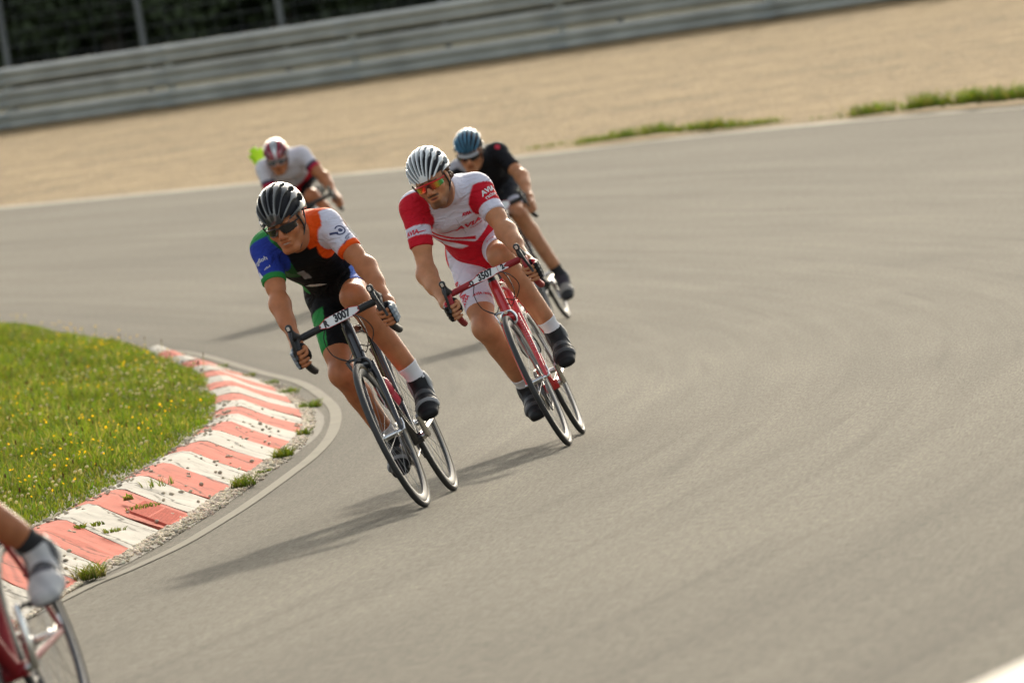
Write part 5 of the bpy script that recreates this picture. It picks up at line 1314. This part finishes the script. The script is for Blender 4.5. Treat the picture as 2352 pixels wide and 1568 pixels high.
def helm_four(V, cy, cz, rx, ry, rz, p0):
    ph = np.arctan2(V[:, 0]/rx, (V[:, 2]-cz+.04)/(rz+.04))
    return paint_by(len(V), [(st(.060-V[:, 2]+.0, .006), (.03, .03, .035))], (.11, .36, .56))
def helm_three(V, cy, cz, rx, ry, rz, p0):
    ph = np.arctan2(V[:, 0]/rx, (V[:, 2]-cz+.04)/(rz+.04)); q = np.abs(ph/p0)
    return paint_by(len(V), [(st(q-.62, .15), (.30, .30, .30)), (st(q-.75, .15)*st(1.9-q, .1), (.45, .02, .06)), (st(q-2.3, .15)*st(3.4-q, .1), (.38, .02, .05))], (.80, .84, .86))
def jersey_four(L):
    a, b, c = L['a'], L['b'], L['c']; n = len(a)
    armR = st(.08-L['dR'])*st(L['tR']-.1, .03); armL = st(.08-L['dL'])*st(L['tL']-.1, .03)
    R = [(st(a-.045)*st(b+.25), (.42, .42, .46)), (armR, BLK), (armL*st(.014-np.abs((L['tL']-.30)*.285-.02*c*10), .004)*st(c*-1+.03), (.35, .36, .42))]
    return paint_by(n, R, (.014, .014, .017))
def shorts_four(L):
    V = L['V']; n = len(V); R = [(st(L['tL']-.15, .02)*st(.14-L['dL'])*.9, (.035, .037, .045))]
    for s in 'RL': R.append((st((L['t'+s]-L['sh']+.12)*.43)*st(.14-L['d'+s]), (.50, .52, .62)))
    return paint_by(n, R, BLK)
def jersey_three(L):
    a, b, c = L['a'], L['b'], L['c']; n = len(a); sl = L['sl']; R = []
    R.append((st(-b-.30+.5*np.abs(a))*st(c+.04), RED))
    for s in 'RL':
        ar = st(.085-L['d'+s])*st(L['t'+s]-.1, .03); R.append((ar*st((L['t'+s]-sl+.17)*.285), (.05, .05, .09))); R.append((ar*st((L['t'+s]-sl+.07)*.285), (.50, .02, .05)))
    return paint_by(n, R, (.70, .67, .72))
def plainblack(L): return paint_by(len(L['V']), [], BLK)
def shoe_dark(sx, sy, sz): return paint_by(len(sx), [(st(.016-np.abs(sx-.052))*0, GREY)], (.010, .010, .011))
def shoe_white(sx, sy, sz): return paint_by(len(sx), [(st(.010-np.abs(sx+.02))*st(.03-np.abs(sy)), (.05, .05, .07)), (st(-sz-.012), (.10, .10, .11)), (st(np.sin(sx*60+sy*90)-.3, .5)*.3, (.20, .21, .24))], (.58, .58, .57))
def shoe_four(sx, sy, sz): return paint_by(len(sx), [(st(-sz-.010), BLK), (st(sx-.03), (.03, .03, .03)), (st(-sx-.04), (.05, .04, .05))], (.30, .27, .24))
def shoe_two(sx, sy, sz): return paint_by(len(sx), [], (.013, .013, .014))
def glove_one(o, t, f): return paint_by(len(o), [(st(o-.028, .003), (.20, .24, .28))], BLK)
def glove_two(o, t, f): return paint_by(len(o), [(st(.004-np.abs(t+.045), .003)*st(o-.02), RED)], BLK)
M_sg = mat('grey_strap', (.24, .245, .25), .5); M_sdk = mat('dark_strap', (.05, .052, .055), .45, bump=.3, bscale=200); M_swh = mat('pale_strap', (.45, .46, .47), .45)
M_liteplast = mat('grey_lens_frame', (.6, .6, .62), .3)
M_navy = mat('navy_ink', (.03, .04, .12), .6); M_offw = mat('white_print', (.72, .72, .72), .6); M_hi = mat('hi_vis_fabric', (.50, .82, .01), .6); M_redp = mat('red_print', (.60, .02, .05), .6)
M_pinkf = mat('faded_red_bottle', (.62, .06, .09), .35, var=.35, vscale=18); M_whb = mat('white_bottle', (.70, .72, .70), .35); M_redb = mat('red_bottle_cap', (.60, .015, .02), .3)
M_tan = mat('tan_sidewall', (.22, .17, .10), .6, var=.2, vscale=60); M_gsw = mat('grey_sidewall', (.08, .08, .078), .6)
M_rimd = mat('smoky_rim', (.035, .037, .04), .5, .1); M_rim2 = mat('brushed_rim', (.15, .15, .15), .45, .5)

J1 = {'hipR': (.110, .16, 1.00), 'hipL': (-.050, .16, 1.00), 'kR': (.16, .416, .667), 'aR': (.13, .173, .322), 'bR': (.13, .263, .207), 'kL': (-.052, .575, .940), 'aL': (-.13, .473, .497), 'bL': (-.13, .557, .377), 'wR': (.212, .885, .850), 'eR': (.226, .71, 1.048), 'sR': (.200, .575, 1.292), 'wL': (-.218, .885, .845), 'eL': (-.172, .697, 1.028), 'sL': (-.085, .600, 1.270), 'nb': (.035, .635, 1.296), 'head': (.048, .757, 1.338)}
J2 = {'hipR': (.110, .16, 1.00), 'hipL': (-.050, .16, 1.00), 'kR': (.16, .411, .662), 'aR': (.13, .173, .322), 'bR': (.13, .263, .207), 'kL': (-.071, .587, .930), 'aL': (-.13, .473, .497), 'bL': (-.13, .557, .377), 'wR': (.232, .885, .845), 'eR': (.268, .682, 1.008), 'sR': (.190, .60, 1.318), 'wL': (-.195, .885, .855), 'eL': (-.150, .678, 1.022), 'sL': (-.112, .535, 1.266), 'nb': (.018, .620, 1.325), 'head': (.046, .757, 1.378)}
J4 = {'hipR': (.110, .16, 1.00), 'hipL': (-.050, .16, 1.00), 'aR': (.13, .205, .525), 'bR': (.13, .292, .417), 'kL': (-.062, .522, .790), 'aL': (-.13, .442, .290), 'bL': (-.13, .520, .165), 'wR': (.21, .885, .852), 'eR': (.24, .67, 1.02), 'sR': (.205, .52, 1.235), 'wL': (-.222, .885, .855), 'eL': (-.205, .665, 1.012), 'sL': (-.115, .52, 1.234), 'nb': (.02, .60, 1.255), 'head': (.036, .76, 1.30)}
J4['kR'] = tuple(ik(J4['hipR'], J4['aR'], .43, .42, (.1, 1, .6)))
J3 = {'hipR': (.110, .16, 1.00), 'hipL': (-.050, .16, 1.00), 'aR': (.13, .179, .327), 'bR': (.13, .263, .207), 'kL': (-.01, .58, .93), 'aL': (-.13, .473, .497), 'bL': (-.13, .557, .377), 'wR': (.215, .885, .85), 'eR': (.275, .68, 1.04), 'sR': (.235, .60, 1.30), 'wL': (-.205, .885, .85), 'eL': (-.17, .67, 1.02), 'sL': (-.085, .56, 1.262), 'nb': (.065, .61, 1.29), 'head': (.093, .757, 1.32)}
J3['kR'] = tuple(ik(J3['hipR'], J3['aR'], .43, .42, (.1, 1, .6)))
SK = (.44, .165, .070); SK2 = (.49, .215, .105)

def dec_one(E):
    J = E['J']; ol, ot = E['on_limb'], E['on_torso']
    vL = A3(-.35, .9, .2); vR = A3(.35, .9, .1)
    ol('rgfloh', J['sR'], J['eR'], .30, vR, .028, .0, M_offw, E['jer'], E['jb'], .0003)
    ol([(-.020, -.018), (.012, -.020), (-.004, .018)], J['sR'], J['eR'], .50, vR, .02, .0, M_offw, E['jer'], E['jb'], nm='triangle_mark', shift=-.022)
    ol(strokes(5, .030, .009, 2), J['sR'], J['eR'], .46, vR, .018, .3, M_offw, E['jer'], E['jb'], .0003, shift=.02)
    # round e-shaped emblem with a bar, and small words under it
    ol('e', J['sL'], J['eL'], .33, vL, .034, .35, M_navy, E['jer'], E['jb'], .0012, shift=.008)
    an = np.linspace(2.6, 8.2, 22); V = np.array([(r_*math.cos(a), r_*math.sin(a), 0) for a in an for r_ in (.0185, .024)]); F = [(2*i, 2*i+1, 2*i+3, 2*i+2) for i in range(21)]
    ol((V, F), J['sL'], J['eL'], .335, vL, .02, .35, M_navy, E['jer'], E['jb'], nm='emblem', shift=.008)
    ol([(-.045, .012), (-.041, .020), (-.012, -.002), (-.016, -.010)], J['sL'], J['eL'], .335, vL, .02, .0, M_navy, E['jer'], E['jb'], nm='emblem', shift=.008)
    ol(strokes(7, .040, .008, 4), J['sL'], J['eL'], .475, vL, .018, .35, M_navy, E['jer'], E['jb'], .0002, shift=.018)
    ol(strokes(8, .045, .008, 5), J['sL'], J['eL'], .535, vL, .017, .35, M_navy, E['jer'], E['jb'], .0002)
    ot([(-.045, -.012), (-.020, .018), (.022, .010), (.048, -.014)], .055, -.285, .02, -.12, M_offw, nm='chest_patch')
def dec_two(E):
    J = E['J']; ol, ot = E['on_limb'], E['on_torso']
    ot('AVIA', -.035, -.115, .050, .16, M_redp, bold=.0022, shear=.25, sx=1.15)
    ot([(-.045, -.012), (-.028, -.012), (.020, .010), (.040, .010), (.040, .017), (.012, .017), (-.038, -.004)], .070, -.150, .02, .16, M_redp, nm='emblem')
    ot('racing', -.065, -.148, .026, .16, M_redp, bold=.0003)
    ot('AVIA', -.058, -.035, .020, .03, M_redp, bold=.0016)
    ol('AVIA', J['sL'], J['eL'], .27, A3(-.45, .85, .1), .034, .30, M_offw, E['jer'], E['jb'], .0014, .25, sx=1.1, shift=.006)
    ol('racing', J['sL'], J['eL'], .37, A3(-.45, .85, .1), .028, .30, M_offw, E['jer'], E['jb'], .0005, shift=.008)
    ol('AVIA', J['sR'], J['eR'], .42, A3(.3, .92, .1), .030, .02, M_redp, E['jer'], E['jb'], .0013, .2, shift=-.008)
    ol([(-.02, -.006), (.022, .0), (.022, .006), (-.018, .000)], J['sR'], J['eR'], .42, A3(.3, .92, .1), .02, .0, M_redp, E['jer'], E['jb'], nm='emblem', shift=.040)
    ol('AVIA', J['hipR'], J['kR'], .50, A3(.75, .6, .2), .060, -1.35, M_redp, E['sho'], E['sb'], .0018, .2)
    ol('AVIA', J['hipR'], J['kR'], .68, A3(.45, .85, .2), .026, .55, M_redp, E['sho'], E['sb'], .0012, .2, shift=-.01)
    ol('AVIA racing', J['hipR'], J['kR'], .66, A3(-.5, .85, .2), .020, .10, M_redp, E['sho'], E['sb'], .0007, .2)
    ol('AVIA racing', J['hipL'], J['kL'], .64, A3(-.2, .3, 1), .020, .25, M_redp, E['sho'], E['sb'], .0007, .2)
    ol([(-.02, -.03), (-.012, -.03), (.012, .03), (.02, .03), (.01, .036), (.002, .03)], J['hipL'], J['kL'], .50, A3(-.6, .5, .8), .02, .0, M_redp, E['sho'], E['sb'], nm='emblem')
    # zip
    P = [E['sc']+E['w']*(-.05-.02*k)+E['n']*.2 for k in range(8)]; Q = []
    for p in P:
        hh = E['jb'].ray_cast(Vector(p), Vector(-E['n']), .5)
        if hh[0] is not None: Q.append(np.array(hh[0])+E['n']*.001)
    if len(Q) > 2: MB().tube(Q, .0012, 5).build('zip', mat('zip_grey', (.45, .45, .5), .5), E['jer'])
def dec_four(E):
    J = E['J']
    P = [(.022*math.cos(a)*(1 if i % 2 else .72), .022*math.sin(a)*(1 if i % 2 else .72)) for i, a in enumerate(np.linspace(0, 6.28, 16, endpoint=False))]
    E['on_limb'](P, J['sL'], J['eL'], .06, A3(-.25, .9, .4), .02, 0, M_redp, E['jer'], E['jb'], nm='flower_mark')
    # white cap peak under the helmet
    H = E['H']; V = []; F = []
    for i in range(13):
        a = math.radians(-52+104*i/12); V += [tuple(H(.080*math.sin(a), .078*math.cos(a)+.012, .042)), tuple(H(.090*math.sin(a), .108*math.cos(a)**1.0+.012, .028-.004*math.cos(a)))]
    for i in range(12): F.append((2*i, 2*i+1, 2*i+3, 2*i+2))
    o = mesh_obj('cap_peak', V, F, mat('grey_cap_cotton', (.42, .42, .44), .8), E['body'], True); m = o.modifiers.new('s', 'SOLIDIFY'); m.thickness = .003
    # pale race number on the back
    c = E['hc']+E['w']*.20-E['n']*.16+E['us']*.09; MB().box(c, (.16, .20, .008), np.stack([nrm(E['us']), E['w'], E['n']], 1), .003).build('race_number', M_plate, E['body'], False)
def dec_three(E):
    c = A3(.25, .35, 1.405); MB().box(c, (.13, .10, .17), np.stack([nrm(E['us']*.97+A3(0, 0, -.25)), nrm(A3(0, 1, 0)), nrm(A3(.25, 0, 1))], 1), .035).build('hi_vis_bundle', M_hi, E['body'])

black3 = ((.015, .010, .1, M_sg), (-.035, .010, .35, M_sdk), (-.075, .013, .7, M_sg))
two3 = ((.018, .011, .1, M_sdk), (-.028, .011, .3, M_sdk), (-.070, .016, .7, M_swh))
two3 = ((.018, .011, .1, M_sdk), (-.028, .011, .3, M_sdk), (-.072, .014, .7, M_sdk))
def lens_rainbow(a, t):
    # mirrored coating, tint runs along the lens
    s = [(-64, (.02, .25, .10)), (-48, (.10, .45, .10)), (-36, (.8, .55, .05)), (-22, (.85, .10, .03)), (-6, (.12, .02, .02)), (6, (.10, .02, .02)), (20, (.75, .06, .02)), (34, (.95, .35, .03)), (44, (.95, .8, .08)), (52, (.15, .5, .2)), (64, (.05, .3, .5))]
    return [float(np.interp(a, [q[0] for q in s], [q[1][k] for q in s])) for k in range(3)]
def lens_black(a, t): return (.01, .01, .012)
def lens_blue(a, t): return (.03, .05, .13) if abs(a) > 12 else (.4, .4, .42)

specs = [
 dict(front=(-.47, 34.307), yaw=7, lean=16.5, crank=.52, frame=M_carbon, tape=M_rubber, tyre=M_tyre, sidewall=M_tan, rim=M_rimd, brake=M_dark, crankm=M_silver,
      bike_label='black racing bicycle with number card 3007 under the rider in blue, green and orange', plate=(.092, .0215, [('R', -.062, -.001, .040, 0), ('3007', .016, .001, .046, 0)]), plate_shape='lozenge', cables=True,
      bottle=(M_pinkf, M_black, 'faded red water bottle in the cage of the black bicycle numbered 3007'),
      label='person in black, blue, green and orange kit and black helmet, cornering nearest in full view', J=J1, h=.006, hf=.003, hh=.0032, skin=SK, hair=(.05, .03, .02), head_s=.97, head_ypr=(17, 19, 11), mouth=.0060, mouth_col=(.34, .25, .20),
      helmet=dict(h=.0026, col=helm_one, nv=8, span=150, r=(.106, .145, .130), rows=((.55, .44, .017), (-.10, .26, .0125), (-.68, .26, .010))), glasses=dict(lens=M_lens_dark, col=lens_black, frame=M_black, split=True),
      jersey=jersey_one, shorts=shorts_one, gloves=glove_one, sockm=M_sock, sock=.085, shoe=shoe_dark, straps=black3, sleeve=.60, short=.72, decals=[dec_one], arm=.88, leg=.97),
 dict(front=(.185, 37.703), yaw=4.6, lean=17, crank=.52, frame=M_redf, tape=M_redtape, tyre=M_tyre, sidewall=M_gsw, rim=M_rim2, brake=M_silver, crankm=M_silver, pedalm=M_redclip, fork_text=True,
      bike_label='red racing bicycle with number card 3507 under the rider in white and red', plate=(.105, .022, [('D', -.084, -.005, .034, .15), ('3507', -.010, .000, .047, .0), ('2', .080, .000, .033, .1), ('|', .055, 0, 0, 0)]), plate_shape='long', cables=True,
      bottle=(M_whb, M_redb, 'white water bottle with red top in the cage of the red bicycle numbered 3507'),
      label='person in white and red kit with white helmet and rainbow mirrored glasses', J=J2, h=.006, hf=.003, hh=.0032, skin=SK2, hair=(.055, .03, .018), head_s=.97, head_ypr=(15, 17, 14), mouth=.004, mouth_col=(.10, .03, .03), beard=True, curls=True, strapm=M_black,
      helmet=dict(h=.0026, col=helm_two, nv=10, r=(.105, .142, .122), span=146, pole=.062, rows=((.63, .40, .0150), (.02, .24, .0115), (-.56, .28, .010))), glasses=dict(lens=M_mirror, col=lens_rainbow, frame=M_redclip, fr=.0042),
      jersey=jersey_two, shorts=shorts_two, gloves=glove_two, sockm=M_sock, sock=.075, shoe=shoe_two, straps=two3, sleeve=.58, hem=-.075, belly=True, short=.74, decals=[dec_two], arm=.98, leg=1.03),
 dict(front=(-1.16, 65.5), yaw=2.6, lean=17, crank=.52, frame=M_white, tape=M_rubber, bike_label='white racing bicycle hidden behind the nearest full rider', stem=M_black,
      label='person in white jersey and red and white helmet, farthest back on the left', J=J3, h=.009, hf=.0045, hh=.005, shh=.006, skin=SK, hair=(.06, .035, .02), head_ypr=(2, 20, 4),
      helmet=dict(h=.004, col=helm_three, nv=7, span=140, rows=((.45, .38, .012), (-.35, .3, .012))), glasses=dict(lens=M_lens_dark, col=lens_blue, frame=M_liteplast, lower=True),
      jersey=jersey_three, shorts=lambda L: plainblack(L), sockm=M_sock, shoe=shoe_white, straps=(), sleeve=.60, short=.95, decals=[dec_three], arm=1.0, leg=1.0),
 dict(front=(.29, 55.2), yaw=7.2, lean=16, crank=-.80, frame=M_carbon, tape=M_rubber, plate=(.08, .03, []), plate_shape='lozenge', bike_label='black racing bicycle farther back, partly hidden behind the red one', rim=M_dark,
      label='person in black jersey and blue and black helmet behind the white and red rider', J=J4, h=.009, hf=.0045, hh=.005, shh=.006, skin=SK2, hair=(.06, .035, .02), head_ypr=(8, 24, 1),
      helmet=dict(h=.004, col=helm_four, nv=8, span=140, pole=.07, rows=((.32, .90, .019), (-.80, .2, .012))), glasses=dict(lens=M_lens_dark, col=lambda a, t: (.02, .05, .05), frame=M_black),
      jersey=jersey_four, shorts=shorts_four, sockm=M_sockb, sock=.07, shoe=shoe_four, straps=((-.07, .012, .7, M_sdk),), sleeve=.64, short=.80, decals=[dec_four], arm=.95, leg=.95),
 dict(front=(-1.625, 22.95), yaw=11, lean=12.5, crank=1.57, frame=mat('dark_red_frame_paint', (.26, .008, .014), .5), tape=M_rubber, rim=M_dark, crankm=M_silver, bike_label='red racing bicycle passing close to the camera, cut off at the lower left corner',
      label='person with black sock and white shoe, cut off at the lower left corner', J=dict(J2, kL=(.05, .52, .98), aL=(-.175, .318, .580), bL=(-.18, .41, .467), aR=(.13, .318, .240), bR=(.13, .41, .127), kR=(.16, .46, .635)), h=.009, hf=.006, hh=.006, shh=.005, skin=SK, hair=(.06, .035, .02), head_ypr=(20, 17, 13),
      helmet=dict(h=.005, col=helm_two, nv=7, span=150), glasses=dict(lens=M_lens_dark, col=lens_black, frame=M_black), jersey=lambda L: paint_by(len(L['a']), [], RED), shorts=lambda L: plainblack(L), sockm=M_sockb, sock=.06, shoe_grow=.003, shoe=shoe_white, straps=((-.03, .008, .3, M_sdk), (-.072, .014, .7, M_sdk)), sleeve=.6, short=.74, arm=1, leg=1),
]
for sp_ in specs:
    Mx = make_bike(sp_); make_rider(sp_, Mx)
